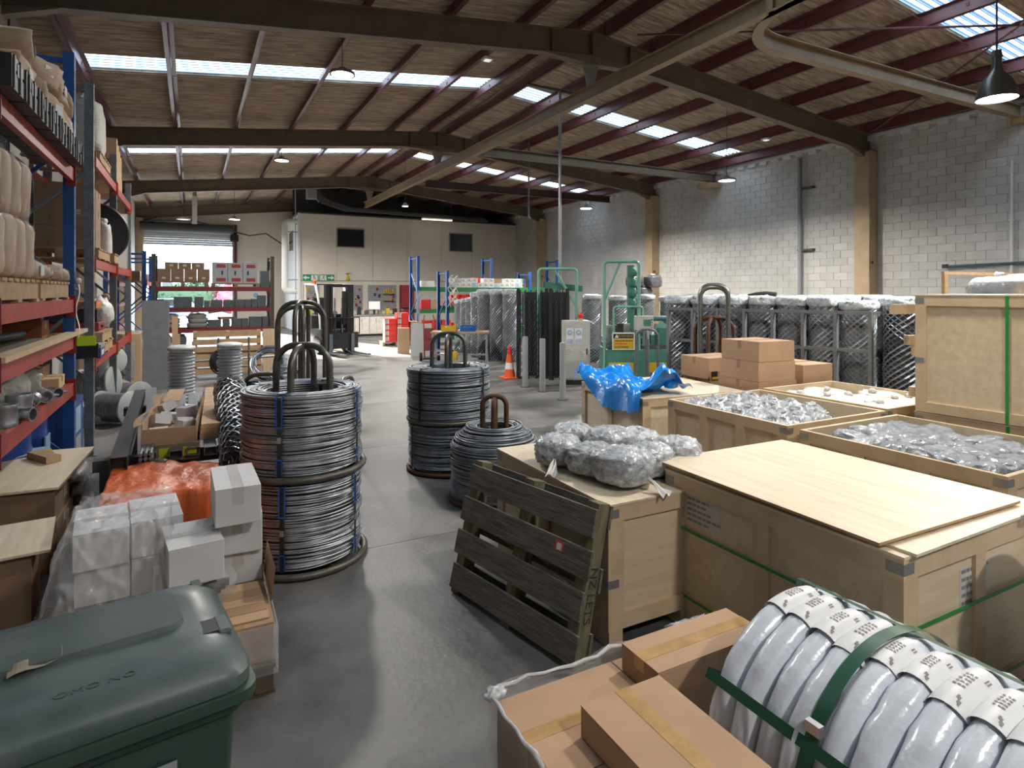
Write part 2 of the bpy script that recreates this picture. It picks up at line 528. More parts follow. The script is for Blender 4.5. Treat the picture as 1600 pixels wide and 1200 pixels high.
def rack(label, loc, rz, bays, depth, height, levels, upm, beamm, group=None, bh=.11, brace=None, decks=(), deckm=None, conn=None, name='pallet_rack', heights=None, footm=None, ends=None):
    t = thing(name, label, 'rack', loc, rz, group)
    brace = brace or upm
    xs = [0]
    for b in bays: xs.append(xs[-1] + b)
    for k, x in enumerate(xs):
        hh = heights[k] if heights else height
        um = ends[k] if ends else upm
        for y in (.05, depth - .05):
            m = MB()
            m.box(x - .045, x - .037, y - .045, y + .045, 0, hh).box(x + .037, x + .045, y - .045, y + .045, 0, hh)
            m.box(x - .037, x + .037, y + (.037 if y > .1 else -.045), y + (.045 if y > .1 else -.037), 0, hh)
            m.box(x - .07, x + .07, y - .07, y + .07, 0, .008)
            p = m.build('upright', um, t)
            hm = MB()
            for q in range(int(hh / .15)):
                z = .1 + q * .15
                yy = y - .0455 if y < .1 else y + .0455
                hm.box(x - .009, x + .009, yy - .001, yy + .001, z, z + .035)
            hm.build('slot', BLACK, p)
        z = .3
        s = 0
        while z + .75 < hh:
            a, b = (.06, depth - .06) if s % 2 == 0 else (depth - .06, .06)
            barp('brace', brace if not ends else ends[k], t, (x, a, z), (x, b, z + .75), .03, .035)
            z += .75; s += 1
        barp('brace', um, t, (x, .06, hh - .08), (x, depth - .06, hh - .08), .03, .05)
    for i, b in enumerate(bays):
        for z in levels[i] if isinstance(levels[0], (list, tuple)) else levels:
            for y in (.03, depth - .03):
                bm = MB().box(xs[i] + .045, xs[i + 1] - .045, y - .022, y + .022, z - bh, z).build('beam', beamm, t)
                for x, s in ((xs[i], 1), (xs[i + 1], -1)):
                    q = x + s * .045
                    bx('beam_connector', conn or beamm, bm, min(q, q + s * .012), max(q, q + s * .012), y - .04, y + .04, z - bh - .05, z + .04)
            if z in decks:
                bx('deck', deckm or PINED, t, xs[i] + .05, xs[i + 1] - .05, .06, depth - .06, z - .02, z)
    return t
# ================================================================ the building
fl = struct('floor', 'grey concrete warehouse floor with saw cut joints')
MB().box(XL, XR, YB, YF, -.2, -.03).build('subfloor', DGREY, fl)
ys = [YB, -1.25, 1.6, 4.47, 7.33, 10.2, 13.1, 16, 18.9, 21.8, 24.7, 27.6, 31, YF]
for i in range(len(ys) - 1):
    for x0, x1 in ((XL, 6.9), (6.9, XR)):
        bx('slab', CONC, fl, x0 + .003, x1 - .003, ys[i] + .003, ys[i + 1] - .003, -.03, 0)
# roof lining with openings for the roof lights
ce = MB()
edges = [YB - .2]
for y in STRIPS:
    edges += [y - SW, y + SW]
edges.append(YF + .2)
for i in range(0, len(edges), 2):
    y0, y1 = edges[i], edges[i + 1]
    for xa, xb in ((XL - .2, RIDGE), (RIDGE, XR + .2)):
        za, zb = roofz(xa), roofz(xb)
        ce.add([(xa, y0, za), (xb, y0, zb), (xb, y1, zb), (xa, y1, za), (xa, y0, za + .05), (xb, y0, zb + .05), (xb, y1, zb + .05), (xa, y1, za + .05)],
               [(3, 2, 1, 0), (4, 5, 6, 7), (0, 1, 5, 4), (2, 3, 7, 6)])
for y in STRIPS:                                        # solid sheet across the ridge and the eaves
    for xa, xb in ((RIDGE - .28, RIDGE), (RIDGE, RIDGE + .28), (XL - .2, XL + .5), (XR - .45, XR + .2)):
        ce.add([(xa, y - SW, roofz(xa) + .02), (xb, y - SW, roofz(xb) + .02), (xb, y + SW, roofz(xb) + .02), (xa, y + SW, roofz(xa) + .02)], [(3, 2, 1, 0)])
for y in STRIPS:                                        # closed ends of the roof lights
    for x in (RIDGE - .28, RIDGE + .28, XL + .5, XR - .45):
        ce.box(x - .01, x + .01, y - SW, y + SW, roofz(x) + .01, roofz(x) + .09)
tag(ce.build('ceiling', LINING), 'brown crinkled roof lining above the purlins', kind='structure')
n = 0
for y in STRIPS:
    for xa, xb in ((XL + .5, RIDGE - .28), (RIDGE + .28, XR - .45)):
        n += 1
        m = MB()
        w = struct('window_%d' % n, 'translucent corrugated roof light strip')
        p = 2 * SW / 6
        y0 = y - SW
        for k in range(6):
            c0 = y0 + k * p
            pr = [(c0, 0, 0), (c0 + p * .48, 0, 0), (c0 + p * .56, .03, 1), (c0 + p * .92, .03, 1), (c0 + p, 0, 1)]
            for q in range(4):
                (ya, ha, _), (yb, hb, _) = pr[q], pr[q + 1]
                m.cur = 0 if q == 0 else 1
                m.add([(xa, ya, roofz(xa) + .044 + ha), (xb, ya, roofz(xb) + .044 + ha), (xb, yb, roofz(xb) + .044 + hb), (xa, yb, roofz(xa) + .044 + hb)], [(0, 1, 2, 3)])
        m.build('corrugated_sheet', [RLIGHT, RLIGHTB], w)
# right wall of painted blocks
wr = struct('wall_right', 'off-white painted concrete block wall')
MB().box(XR + .012, XR + .25, YB, YF, 0, 6.25).build('mortar_bed', MORTAR, wr)
bm_ = MB().box(0, .1, -.196, .196, -.0965, .0965).mesh('block', BLOCK)
rest = MB()
for cz in range(31):
    z = .1 + cz * .2
    off = .2 if cz % 2 else 0
    for k in range(int((YF + 1) / .4)):
        y = -.6 + off + k * .4
        if y > YF - .25: continue
        if 6.0 <= y <= 11.0 and 1.2 < z < 5.9:
            put('block', bm_, wr, (XR + random.uniform(-.002, .002), y, z))
        else:
            rest.box(XR, XR + .1, y - .196, y + .196, z - .0965, z + .0965)
tag(rest.build('block_courses', BLOCK, wr), kind='stuff')
# castellated soffit edge along the top of the right wall
cs = struct('trim_1', 'white castellated strip between block wall and roof')
MB().box(XR - .10, XR, -2, 28.8, 5.86, 5.93).build('strip', WHITEP, cs)
tm = MB().box(-.05, .05, -.12, .12, -.05, .05).mesh('tooth', WHITEP)
for k in range(62):
    put('tooth', tm, cs, (XR - .05, 3.2 + k * .42, 5.81))
wl = struct('wall_left', 'pale panel wall behind the storage racks')
MB().box(XL - .2, XL, YB, YF, 0, 6.2).build('wall_panel', mk('left_wall', (.40, .38, .36), .8, var=.12, scale=1.5), wl)
for k in range(10):
    bx('girt', DGREY, wl, XL, XL + .06, 2.2 + k * 1.5, 2.24 + k * 1.5, 0, 5.9)
wb = struct('wall_rear', 'plain wall behind the viewer')
MB().box(XL, XR, YB - .2, YB, 0, 7.1).build('wall_panel', BLOCK, wb)
wf = struct('wall_far', 'cream gable wall around the roller door')
m = MB()
m.box(1.9, XR, YF, YF + .2, 0, 4.6).box(XL, -2.25, YF, YF + .2, 0, 4.6)
m.add([(XL, YF, 4.6), (XR, YF, 4.6), (XR, YF, 6.3), (RIDGE, YF, 7.1), (XL, YF, 6.2)], [(0, 1, 2, 3, 4)])
m.build('wall_panel', OFFW, wf)
# roller door, rolled up
rd = struct('door_1', 'white roller door rolled most of the way up')
for k in range(9):
    z = 4.18 + k * .105
    MB().prism([(YF - .12, z), (YF - .09, z), (YF - .07, z + .05), (YF - .09, z + .1), (YF - .12, z + .1)], -2.25, 1.9, 'x').build('slat', mk('shutter', (.52, .55, .58), .5, .2, var=.05), rd)
bx('guide', GREYP, rd, 1.82, 1.96, YF - .2, YF - .02, 0, 5.2)
bx('guide', GREYP, rd, -2.38, -2.24, YF - .2, YF - .02, 0, 5.2)
MB().lathe([(.26, -2.2), (.26, 1.85)], 16, (0, YF - .35, 5.0), 'x').build('drum', DGREY, rd, smooth=True)
bx('motor', BLACK, rd, 1.72, 2.1, YF - .5, YF - .2, 4.45, 4.75)
MB().bar((1.98, YF - .16, 0), (1.98, YF - .16, 5.3), .12, .14).build('post', mk('door_post', (.10, .035, .03), .6), rd)
# office block: panelled front and side
of = struct('wall_office', 'cream panelled office wall')
xs_ = [4.33, 6.0, 7.7, 9.4, 9.55, 11.2, 12.9, 14.6, XR]
for i in range(len(xs_) - 1):
    for z0, z1 in ((0, 2.38), (2.40, 5.45)):
        bx('wall_panel', OFFW, of, xs_[i] + .004, xs_[i + 1] - .004, 29.0, 29.1, z0, z1)
MB().box(4.40, XR, 29.05, 29.12, 0, 5.45).build('core', DGREY, of)
bx('rail', GREYP, of, 4.33, XR, 28.985, 29, 2.375, 2.41)
bx('corner_trim', WHITEP, of, 4.26, 4.36, 28.95, 29.05, 0, 5.46)
MB().box(4.33, 4.43, 29.05, YF, 0, 5.45).build('side_panel', WHITEP, of)
MB().box(4.3, XR, 28.98, YF, 5.45, 5.52).build('top_panel', DGREY, of)
MB().add([(4.3, 31, 5.5), (XR, 31, 5.5), (XR, 31, 6.15), (RIDGE, 31, 7.1), (4.3, 31, 6.85)], [(0, 1, 2, 3, 4)]).build('bulkhead', DGREY, of)
def office_window(k, x0, x1, z0, z1, lab):
    w = struct('window_%d' % k, lab)
    bx('pane', GLASS, w, x0, x1, 28.975, 28.99, z0, z1)
    for a in ((x0 - .05, x1 + .05, z1, z1 + .05), (x0 - .05, x1 + .05, z0 - .05, z0), (x0 - .05, x0, z0, z1), (x1, x1 + .05, z0, z1)):
        bx('window_frame', GREYP, w, a[0], a[1], 28.955, 28.995, a[2], a[3])
office_window(9, 6.02, 7.25, 4.0, 4.82, 'dark office window nearer the exit signs')
office_window(10, 11.67, 12.89, 3.98, 4.84, 'dark office window nearer the block wall')
w = struct('window_11', 'narrow window in the white office side wall')
bx('pane', GLASS, w, 4.315, 4.33, 31.0, 32.2, 3.9, 4.8)
bx('window_frame', GREYP, w, 4.30, 4.328, 30.92, 31.0, 3.85, 4.85)

# ---------------------------------------------------------------- steel portal frames
def isec(m, a, b, d, w, t=.018):                       # I beam between a and b, d deep, w wide, top on the line a-b
    a, b = Vector(a), Vector(b)
    off = lambda z: Vector((0, 0, z))
    m.bar(a + off(-t / 2), b + off(-t / 2), w, t)
    m.bar(a + off(-d + t / 2), b + off(-d + t / 2), w, t)
    m.bar(a + off(-d / 2), b + off(-d / 2), .014, d - 2 * t)
names = ['behind the viewer', 'nearest the viewer, its end out of view', 'framing the near half of the hall', 'second from the near end', 'third from the near end', 'at the far gable over the roller door']
for k, y in enumerate(FRAMES):
    t = thing('portal_frame', 'brown steel portal frame ' + names[k], 'steel frame', (0, y, 0), group='portal frames of the hall')
    rz = lambda x: 6.84 - abs(x - RIDGE) * SLOPE
    for xa, xb in ((XL, RIDGE), (RIDGE, XR)):
        m = MB(); isec(m, (xa, 0, rz(xa)), (xb, 0, rz(xb)), .46, .19); m.build('rafter', FRAMEM, t)
    # haunched apex and hanger plate
    for s in (-1, 1):
        x1 = RIDGE + s * 1.1
        MB().prism([(RIDGE, rz(RIDGE) - .46), (x1, rz(x1) - .46), (RIDGE, rz(RIDGE) - .62)], -.09, .09).build('apex_haunch', FRAMEM, t)
        bx('stiffener', FRAMEM, t, RIDGE + s * .9 - .01, RIDGE + s * .9 + .01, -.095, .095, rz(RIDGE + .9) - .46, rz(RIDGE + .9))
    bx('splice_plate', FRAMEM, t, RIDGE - .02, RIDGE + .02, -.1, .1, rz(RIDGE) - .55, rz(RIDGE))
    MB().prism([(RIDGE - .2, 6.3), (RIDGE + .2, 6.3), (RIDGE + .07, 5.8), (RIDGE - .07, 5.8)], -.012, .012).build('hanger_plate', mk('hanger', (.26, .24, .21), .5), t)
    for x, s in ((XR - .17, 1), (XL + .17, -1)):
        m = MB()
        m.box(x - .16, x - .145, -.2, .2, 0, rz(x) - .46).box(x + .145, x + .16, -.2, .2, 0, rz(x) - .46).box(x - .145, x + .145, -.012, .012, 0, rz(x) - .46)
        m.box(x - .16, x + .16, -.205, -.19, 0, rz(x) - .46)
        m.build('column', COLM, t)
        bx('eaves_plate', FRAMEM, t, x - .17, x + .17, -.2, .2, rz(x) - .48, rz(x) - .44)
        MB().prism([(x - s * .16, rz(x) - .46), (x - s * .75, rz(x - s * .75) - .46), (x - s * .16, rz(x) - .58)], -.08, .08).build('eaves_haunch', FRAMEM, t)
    bx('cleat', RUST, t, XR - .29, XR - .22, -.235, -.205, 2.6, 2.66)
# purlins
PX = [-1.78, -.35, 1.07, 2.49, 3.91, 5.33, 6.45, 7.05, 8.17, 9.59, 11.01, 12.43, 13.85, 15.2]
ORD = ['first', 'second', 'third', 'fourth', 'fifth', 'sixth', 'seventh', 'eighth', 'ninth', 'tenth', 'eleventh', 'twelfth', 'thirteenth', 'fourteenth']
for i, x in enumerate(PX):
    s = 1 if x < RIDGE else -1
    t = thing('purlin', 'dark red steel roof purlin, %s from the left eaves' % ORD[i], 'purlin', (x, 0, roofz(x) - .24), 0, 'roof purlins')
    m = MB()
    m.box(-.004, .004, YB, YF, 0, .235).box(-.004 if s > 0 else -.075, .075 if s > 0 else .004, YB, YF, .227, .235).box(-.075 if s > 0 else -.004, .004 if s > 0 else .075, YB, YF, 0, .008)
    m.box((-.075 if s > 0 else .067), (-.067 if s > 0 else .075), YB, YF, .008, .025)
    m.build('channel', PURL, t)
    for y in FRAMES[1:5]:
        bx('cleat', PURL, t, -.02, .02, y - .06, y + .06, -.02, .18)
    for y in STRIPS[1:]:
        bx('bolt_plate', RUST, t, -.012, .012, y - .3, y - .25, .09, .15)
# sag rods across the purlins
for y, g in ((6.2, 'near roof light'), (14.2, 'middle roof light'), (22.4, 'far roof light')):
    for xa, xb, sd_ in ((XL + .3, RIDGE - .4, 'left'), (RIDGE + .4, XR - .3, 'right')):
        tag(MB().tube([(xa, y - .3, roofz(xa) - .12), (xb, y - .3, roofz(xb) - .12)], .008, 5).build('sag_rod', RUST), 'thin steel tie rod under the %s on the %s roof slope' % (g, sd_), 'tie rod', 'purlin tie rods')
# diagonal wind braces in the near right bay
for a, b, l in (((9.6, 1.7), (15.1, 9.3), 'rising from the eaves column towards the viewer'), ((15.1, 2.0), (7.4, 9.0), 'running from the ridge to the right wall')):
    tag(MB().tube([(a[0], a[1], roofz(a[0]) - .3), (b[0], b[1], roofz(b[0]) - .3)], .022, 6).build('wind_brace', PURL), 'red tubular roof brace ' + l, 'brace', 'diagonal roof braces')
# ---------------------------------------------------------------- monorail hoist track
t = thing('monorail_track', 'tan steel hoist track under the ridge, curving off to the right wall', 'hoist track', (0, 0, 5.54))
m = MB(); isec(m, (6.72, YB + .3, .26), (6.72, 26.6, .26), .26, .15, .016); m.build('ridge_beam', MONO, t)
m = MB()
pts = [Vector((6.74, 4.6, 0))] + [Vector(p) for p in arc((7.96, 5.14, 0), 1.22, 180, 90, 12, 'xy')] + [Vector((XR - .05, 6.36, 0))]
for w_, z0, z1 in ((.15, .0, .016), (.15, .244, .26), (.012, .016, .244)):
    vs = []
    for i, p in enumerate(pts):
        d = (pts[min(i + 1, len(pts) - 1)] - pts[max(i - 1, 0)]).normalized()
        nn = Vector((-d.y, d.x, 0)) * w_ / 2
        vs += [p + nn + Vector((0, 0, z0)), p - nn + Vector((0, 0, z0)), p - nn + Vector((0, 0, z1)), p + nn + Vector((0, 0, z1))]
    fs = []
    for i in range(len(pts) - 1):
        for q in range(4):
            fs.append((i * 4 + q, i * 4 + (q + 1) % 4, i * 4 + 4 + (q + 1) % 4, i * 4 + 4 + q))
    m.add(vs, fs)
m.build('curved_branch', MONO, t)
bx('end_plate', MONO, t, 6.66, 6.79, 5.4, 5.5, .0, .27)
bx('wall_bracket', PINED, t, XR - .2, XR, 6.25, 6.47, -.12, 0)
t = thing('cross_beam', 'brown steel beam from the hoist track to the block wall', 'beam', (0, 14.8, 5.54))
m = MB(); isec(m, (6.85, 0, .25), (XR - .05, 0, .25), .25, .14); m.build('beam', FRAMEM, t)
bx('end_plate', FRAMEM, t, 6.82, 6.86, -.1, .1, -.03, .3)
bx('timber_pad', PINED, t, XR - .62, XR - .02, -.25, .25, -.22, -.08)
t = thing('cross_beam', 'steel beam coloured for shadow beyond the second frame', 'beam', (0, 19.6, 5.42))
m = MB(); isec(m, (7.0, 0, .25), (14.7, 0, .25), .25, .14); m.build('beam', mk('shaded_beam', (.07, .045, .04), .5), t)  # shadow on this beam is put into its darker colour
# ---------------------------------------------------------------- pendant lamps
def lampbulb(t, z, watts, r):
    l = bpy.data.lights.new('lamp_light', 'AREA'); l.shape = 'DISK'; l.size = r * 1.8
    l.energy = watts; l.color = (1, .95, .87); l.spread = R(165)
    o = bpy.data.objects.new('lamp_light', l); C.objects.link(o); o.parent = t; o.location = (0, 0, z)
def highbay(x, y, z, lab, watts, lit=True, r=.21):
    t = thing('pendant_lamp', lab, 'lamp', (x, y, z), group='disc pendant lamps')
    MB().lathe([(.02, .14), (.06, .13), (.07, .07), (r, .05), (r + .01, .0), (r - .02, .0), (r - .02, .012)], 24).build('shade', GREYP if lit else WHITEP, t, smooth=True)
    MB().lathe([(r - .02, .008), (.02, .004), (.0, .004)], 24, cap=False).build('diffuser', LENS if lit else GLOWP, t, smooth=True)
    MB().tube([(0, 0, .13), (0, 0, roofz(x) - z - .02)], .007, 5).build('cable', DGREY, t)
    if lit: lampbulb(t, -.02, watts, r)
LW = 300
highbay(2.35, 10.9, 5.72, 'lit disc lamp over the left aisle in front of the middle roof light', LW)
highbay(2.35, 19.1, 5.76, 'lit disc lamp over the left aisle near the far roof light', LW * 1.5)
highbay(11.67, 10.8, 4.62, 'lit disc lamp on a long wire near the block wall', LW)
highbay(11.5, 16.6, 4.62, 'lit disc lamp on a long wire near the cross beam end', LW * 1.3)
highbay(6.9, 21.5, 5.0, 'small lit disc lamp below the hoist track', LW * 1.2, r=.12)
highbay(1.55, 27.5, 4.85, 'pale disc lamp hanging before the cream far wall', 160, True, .22)
highbay(-.3, 27.5, 4.75, 'unlit pale disc lamp with an added faint glow before the roller door', 0, False, .24)
def dome(lab, x, y, z, watts):
  t = thing('dome_lamp', lab, 'lamp', (x, y, z), 0, 'dome pendant lamps')
  MB().lathe([(.0, .62), (.05, .62), (.055, .42), (.075, .36), (.16, .25), (.215, .12), (.235, .0), (.225, .0), (.2, .12), (.1, .3)], 32, cap=False).build('shade', mk('dome_grey', (.12, .12, .115), .3, .5, var=.1), t, smooth=True)
  MB().lathe([(.223, .012), (.1, .02), (0, .02)], 32, cap=False).build('diffuser', LENS, t, smooth=True)
  MB().tube([(0, 0, .6), (0, 0, roofz(x) - z - .02)], .012, 6).build('stem', DGREY, t)
  MB().lathe([(.07, 0), (.05, .09), (.012, .1)], 12, (0, 0, .55)).build('cap', DGREY, t, smooth=True)
  lampbulb(t, -.02, watts, .23)
dome('grey dome pendant lamp with warm light at the upper right', 9.35, 4.1, 4.42, LW * 1.1)
dome('added dome lamp over the crates, out of view, to light them', 4.9, 2.6, 5.2, LW * .46)  # added lamp, out of view, brightens the crates
dome('added unseen dome lamp above and behind the viewer', 2.6, -2.6, 5.2, LW * .6)  # extra unseen lamp put in to lift the foreground light
# fluorescent batten over the office, hanging white panel, small roof fittings
t = thing('batten_light', 'warm fluorescent batten hanging before the office wall', 'lamp', (10.6, 28.0, 5.36))
bx('housing', WHITEP, t, -.78, .78, -.07, .07, .04, .1)
bx('diffuser', TUBEL, t, -.76, .76, -.09, .09, 0, .04)
for x in (-.6, .6):
    MB().tube([(x, 0, .1), (x, 0, roofz(10.6) - 5.38)], .006, 5).build('wire', DGREY, t)
t = thing('hanging_banner', 'white vertical strip hanging before the roller door', 'banner', (.09, 27.0, 4.55))
bx('panel', WHITEP, t, -.09, .09, -.03, .03, 0, 1.1)
bx('clip', STEEL, t, -.07, .07, -.02, .02, 1.1, 1.3); bx('hanger', STEEL, t, -.01, .01, -.01, .01, 1.3, roofz(.09) - 4.55)
for x, y, l in ((13.8, 11.4, 'block wall'), (5.33, 11.2, 'ridge')):
    t = thing('smoke_detector', 'small white fitting on the purlin near the ' + l, 'detector', (x, y, roofz(x) - .32))
    bx('body', WHITEP, t, -.1, .1, -.1, .1, 0, .05, .01)
    bx('lens', GLOWP, t, -.06, .06, -.06, .06, -.015, 0)
# tall slender conduit pole and roof bracket
t = thing('conduit_pole', 'slender galvanised pole rising from the floor to the purlins', 'pole', (7.47, 11.83, 0))
MB().tube([(0, 0, 0), (0, 0, 6.52)], .035, 10).build('pole', GALV, t, smooth=True)
MB().lathe([(.1, 0), (.1, .015), (.04, .02)], 12).build('foot', GALV, t)
tubep('bracket', DGREY, t, [(-.75, .2, 6.6), (0, 0, 6.5), (.5, -.15, 6.4)], .03, 6)
t = thing('drop_pipe', 'thin dark pipe hanging from the cross beam', 'pipe', (9.5, 16.9, 4.2))
MB().tube([(0, 0, 0), (0, 0, 2.58)], .03, 8).build('pipe', DGALV, t, smooth=True)
MB().lathe([(.05, 0), (.05, .06)], 10).build('cap', DGALV, t)
# downpipe and brackets on the block wall
t = thing('downpipe', 'grey downpipe on the block wall between two columns', 'pipe', (XR - .12, 11.55, 0))
MB().tube([(0, 0, 0), (0, 0, 5.7)], .06, 12).build('pipe', mk('pvc_grey', (.26, .28, .30), .45, var=.05), t, smooth=True)
for z in (1.2, 3.05, 4.8):
    bx('bracket', DGREY, t, -.02, .12, -.4, .08, z, z + .05)
t = thing('white_pipe', 'thin white pipe on the block wall by the right edge', 'pipe', (XR - .05, 6.5, 0))
MB().tube([(0, 0, 0), (0, 0, 4.7)], .03, 8).build('pipe', WHITEP, t, smooth=True)
bx('clip', WHITEP, t, -.02, .05, -.05, .05, 3.4, 3.44)
t = thing('wall_bar', 'dark green pipe running along the block wall', 'pipe', (XR - .1, 6.0, 2.5))
MB().tube([(0, 0, 0), (0, 1.75, -.03)], .03, 8).build('pipe', mk('bar_green', (.05, .10, .11), .5), t, smooth=True)
bx('end_cap', BLACK, t, -.04, .04, 1.72, 1.82, -.07, .02)
# ducts over the office
t = thing('air_duct', 'dark sloping duct over the office roof', 'duct', (5.0, 28.4, 5.5))
m = MB(); m.bar((-.1, 0, .9), (.2, 0, .5), .3, .3).bar((.2, 0, .5), (1.4, 0, .18), .26, .22).bar((1.4, 0, .18), (8.5, 0, .05), .26, .14)
m.build('duct', DGREY, t)
bx('grille', GREYP, t, -.45, -.05, -.25, .25, .55, 1.15)
for x in (-.25, 2.5, 6.5): bx('hanger', DGREY, t, x - .01, x + .01, -.01, .01, .15 if x > 0 else 1.1, roofz(5 + x) - 5.5)
t = thing('office_pipe', 'fat white pipe bending down the office side', 'pipe', (3.75, 29.4, 0))
MB().tube([(.55, 0, 5.1)] + arc((.2, 0, 4.9), .2, 90, 180, 6) + arc((.2, 0, 2.1), .2, 180, 270, 6) + [(.6, 0, 1.9)], .14, 12).build('pipe', WHITEP, t, smooth=True)
for z in (2.4, 4.6):
    bx('strap', GREYP, t, -.16, .6, -.03, .03, z, z + .05)
tag(MB().tube([(XL + .3, 33.9, 5.25), (0, 33.9, 5.4), (1.2, 33.9, 5.1), (2.6, 33.9, 4.75), (3.4, 33.9, 4.9), (4.3, 33.9, 4.3)], .035, 6).build('cable_run', DGREY, None, True), 'dark cable sagging across the cream far wall', 'cable')
tag(MB().tube([(4.2, 29.3, 0), (4.2, 29.3, 5.4), (4.05, 28.3, 6.4)], .02, 6).build('corner_conduit', GREYP, None, True), 'thin grey conduit up the office corner', 'conduit')
# exit signs
def exit_sign(x0, x1, flip, lab):
    t = thing('exit_sign', lab, 'sign', ((x0 + x1) / 2, 28.97, 2.37), group='green exit signs')
    w = (x1 - x0) / 2
    bx('board', SGREEN, t, -w, w, -.02, .01, 0, .30)
    s = -1 if flip else 1
    m = MB()
    a = s * w * .52
    m.prism([(a - s * .13, .12), (a - s * .13, .18), (a + s * .02, .18), (a + s * .02, .25), (a + s * .16, .15), (a + s * .02, .05), (a + s * .02, .12)], -.026, -.021)
    m.build('arrow', WHITEP, t)
    b = -s * w * .5
    bx('doorway', WHITEP, t, b - .14, b + .14, -.024, -.021, .03, .27)
    m = MB()
    m.lathe([(.028, -.028), (.028, -.025)], 10, (b + s * .03, 0, .235), 'y')
    m.bar((b + s * .02, -.0265, .205), (b - s * .01, -.0265, .125), .03, .004, (0, 1, 0))
    m.bar((b, -.0265, .13), (b + s * .06, -.0265, .09), .022, .004, (0, 1, 0)).bar((b + s * .06, -.0265, .095), (b + s * .05, -.0265, .04), .02, .004, (0, 1, 0))
    m.bar((b, -.0265, .13), (b - s * .04, -.0265, .08), .022, .004, (0, 1, 0)).bar((b - s * .04, -.0265, .08), (b - s * .1, -.0265, .075), .02, .004, (0, 1, 0))
    m.bar((b + s * .01, -.0265, .195), (b + s * .07, -.0265, .16), .018, .004, (0, 1, 0)).bar((b + s * .01, -.0265, .195), (b - s * .06, -.0265, .18), .018, .004, (0, 1, 0))
    m.build('running_figure', SGREEN, t)
exit_sign(4.47, 5.15, True, 'green exit sign with arrow pointing left')
exit_sign(5.21, 5.87, False, 'green exit sign with arrow pointing right')
t = thing('safety_notice', 'small blue and white notice on the cream far wall', 'sign', (2.95, YF - .03, 1.35))
bx('board', WHITEP, t, -.18, .18, -.01, .02, 0, .5)
MB().lathe([(.13, -.014), (.13, -.01)], 20, (0, 0, .33), 'y').build('blue_disc', CYAN, t)
bx('text_panel', CYAN, t, -.15, .15, -.014, -.01, .04, .13)
t = thing('horn', 'small gold horn ornament on the office ledge', 'ornament', (6.5, 28.93, 2.41))
MB().lathe([(.09, 0), (.1, .04), (.06, .16), (.025, .22), (.03, .3)], 12).build('body', YEL, t, smooth=True)
barp('crosspiece', RUST, t, (-.1, 0, .3), (.12, 0, .34), .03, .03)
# ================================================================ left racking
# near rack: blue end frame at y = 7.2, red beams; length along y, front at x = -1.0
near = rack('near left pallet rack with blue end frame and dusty red beams', (-1.0, 4.5, 0), R(90), [2.7], .9, 4.2,
            [1.02, 1.47, 1.82, 3.08], BLUE, REDB, group='pallet racks along the left wall', bh=.12, decks=(1.02, 1.47), deckm=mk('dusty_deck', (.22, .165, .11), .85, var=.15), conn=DRED, heights=[4.2, 4.2])
# second rack with galvanised frames
mid = rack('second left pallet rack with grey galvanised frames', (-1.0, 8.5, 0), R(90), [2.4, 2.4], .9, 4.3,
           [1.1, 2.28, 3.5], DGALV, REDB, group='pallet racks along the left wall', bh=.11, conn=ORANGEB, heights=[4.3, 3.95, 3.9])
far = rack('short far rack of blue posts near the roller door', (-1.0, 17.6, 0), R(90), [2.6, 2.6], .9, 2.9,
           [.9, 1.55, 2.15], BLUE, DRED, group='pallet racks along the left wall', bh=.1)
# --- top of near rack: black plastic trays in a row, paper sacks behind
for i in range(7):
    y = 4.62 + i * .37
    t = thing('plastic_tray', 'black slatted plastic tray on the rack top, %s from the picture edge' % ('first', 'second', 'third', 'fourth', 'fifth', 'sixth', 'last')[i], 'tray', (-1.1, y, 3.085), 0, 'black trays on the top beam')
    m = MB(); m.box(-.18, .18, -.175, .175, 0, .02).box(-.18, -.165, -.175, .175, .02, .19).box(-.165, .18, -.175, -.16, .02, .19).box(-.165, .18, .16, .175, .02, .19)
    m.box(.165, .18, -.16, .16, .02, .1).box(.165, .18, -.16, .16, .12, .19)
    m.build('shell', BLACK, t)
    for k in range(3):
        bx('rib', DGREY, t, .18, .19, -.15 + k * .14, -.13 + k * .14, .0, .19)
    bx('label', GREYP, t, .1802, .1835, -.05, .06, .09, .17)
sack_me = [MB().blob(.17, .26, .15, .45, .10, 1.6, k, 18, 12).mesh('sack_skin', PAPER, 'all') for k in range(4)]
neck_me = MB().blob(.05, .08, .04, .7, .25, 2, 9, 8, 6).mesh('sack_end', PAPER, 'all')
def sack(lab, loc, rz=0, k=0, sc=(1, 1, 1), group=None, rot=None, film=False, name='paper_sack'):
    t = thing(name, lab, 'sack', loc, rz, group, rot)
    put('skin', sack_me[k % 4], t, None, None, 0, sc)
    put('tied_end', neck_me, t, (0, .26 * sc[1], .1 * sc[2]))
    put('label', unit(WPAPER), t, (.172 * sc[0], 0, .16 * sc[2]), None, 0, (.004, .12, .08))
    if film:
        put('film', MB().blob(.178, .27, .157, .45, .10, 1.6, k, 14, 9).mesh('film', FILM, 'all'), t, None, None, 0, sc)
    return t
pos = [(-1.17, 5.35, 3.275, .85), (-1.16, 5.8, 3.275, .9), (-1.15, 6.3, 3.275, .9), (-1.15, 6.8, 3.275, .95), (-1.2, 5.6, 3.53, .8), (-1.18, 6.1, 3.53, .9), (-1.16, 6.6, 3.53, .85), (-1.17, 7.0, 3.5, .6)]
for i, (x, y, z, s_) in enumerate(pos):
    sack('brown paper sack piled on the black trays, %s' % ('bottom row nearest', 'bottom row second', 'bottom row third', 'bottom row last', 'upper row nearest', 'upper row middle', 'upper row last', 'topmost')[i], (x, y, z), .3 * math.sin(i * 2.1), i, (1.0, .95 * s_, .85), 'paper sacks on the near rack top')
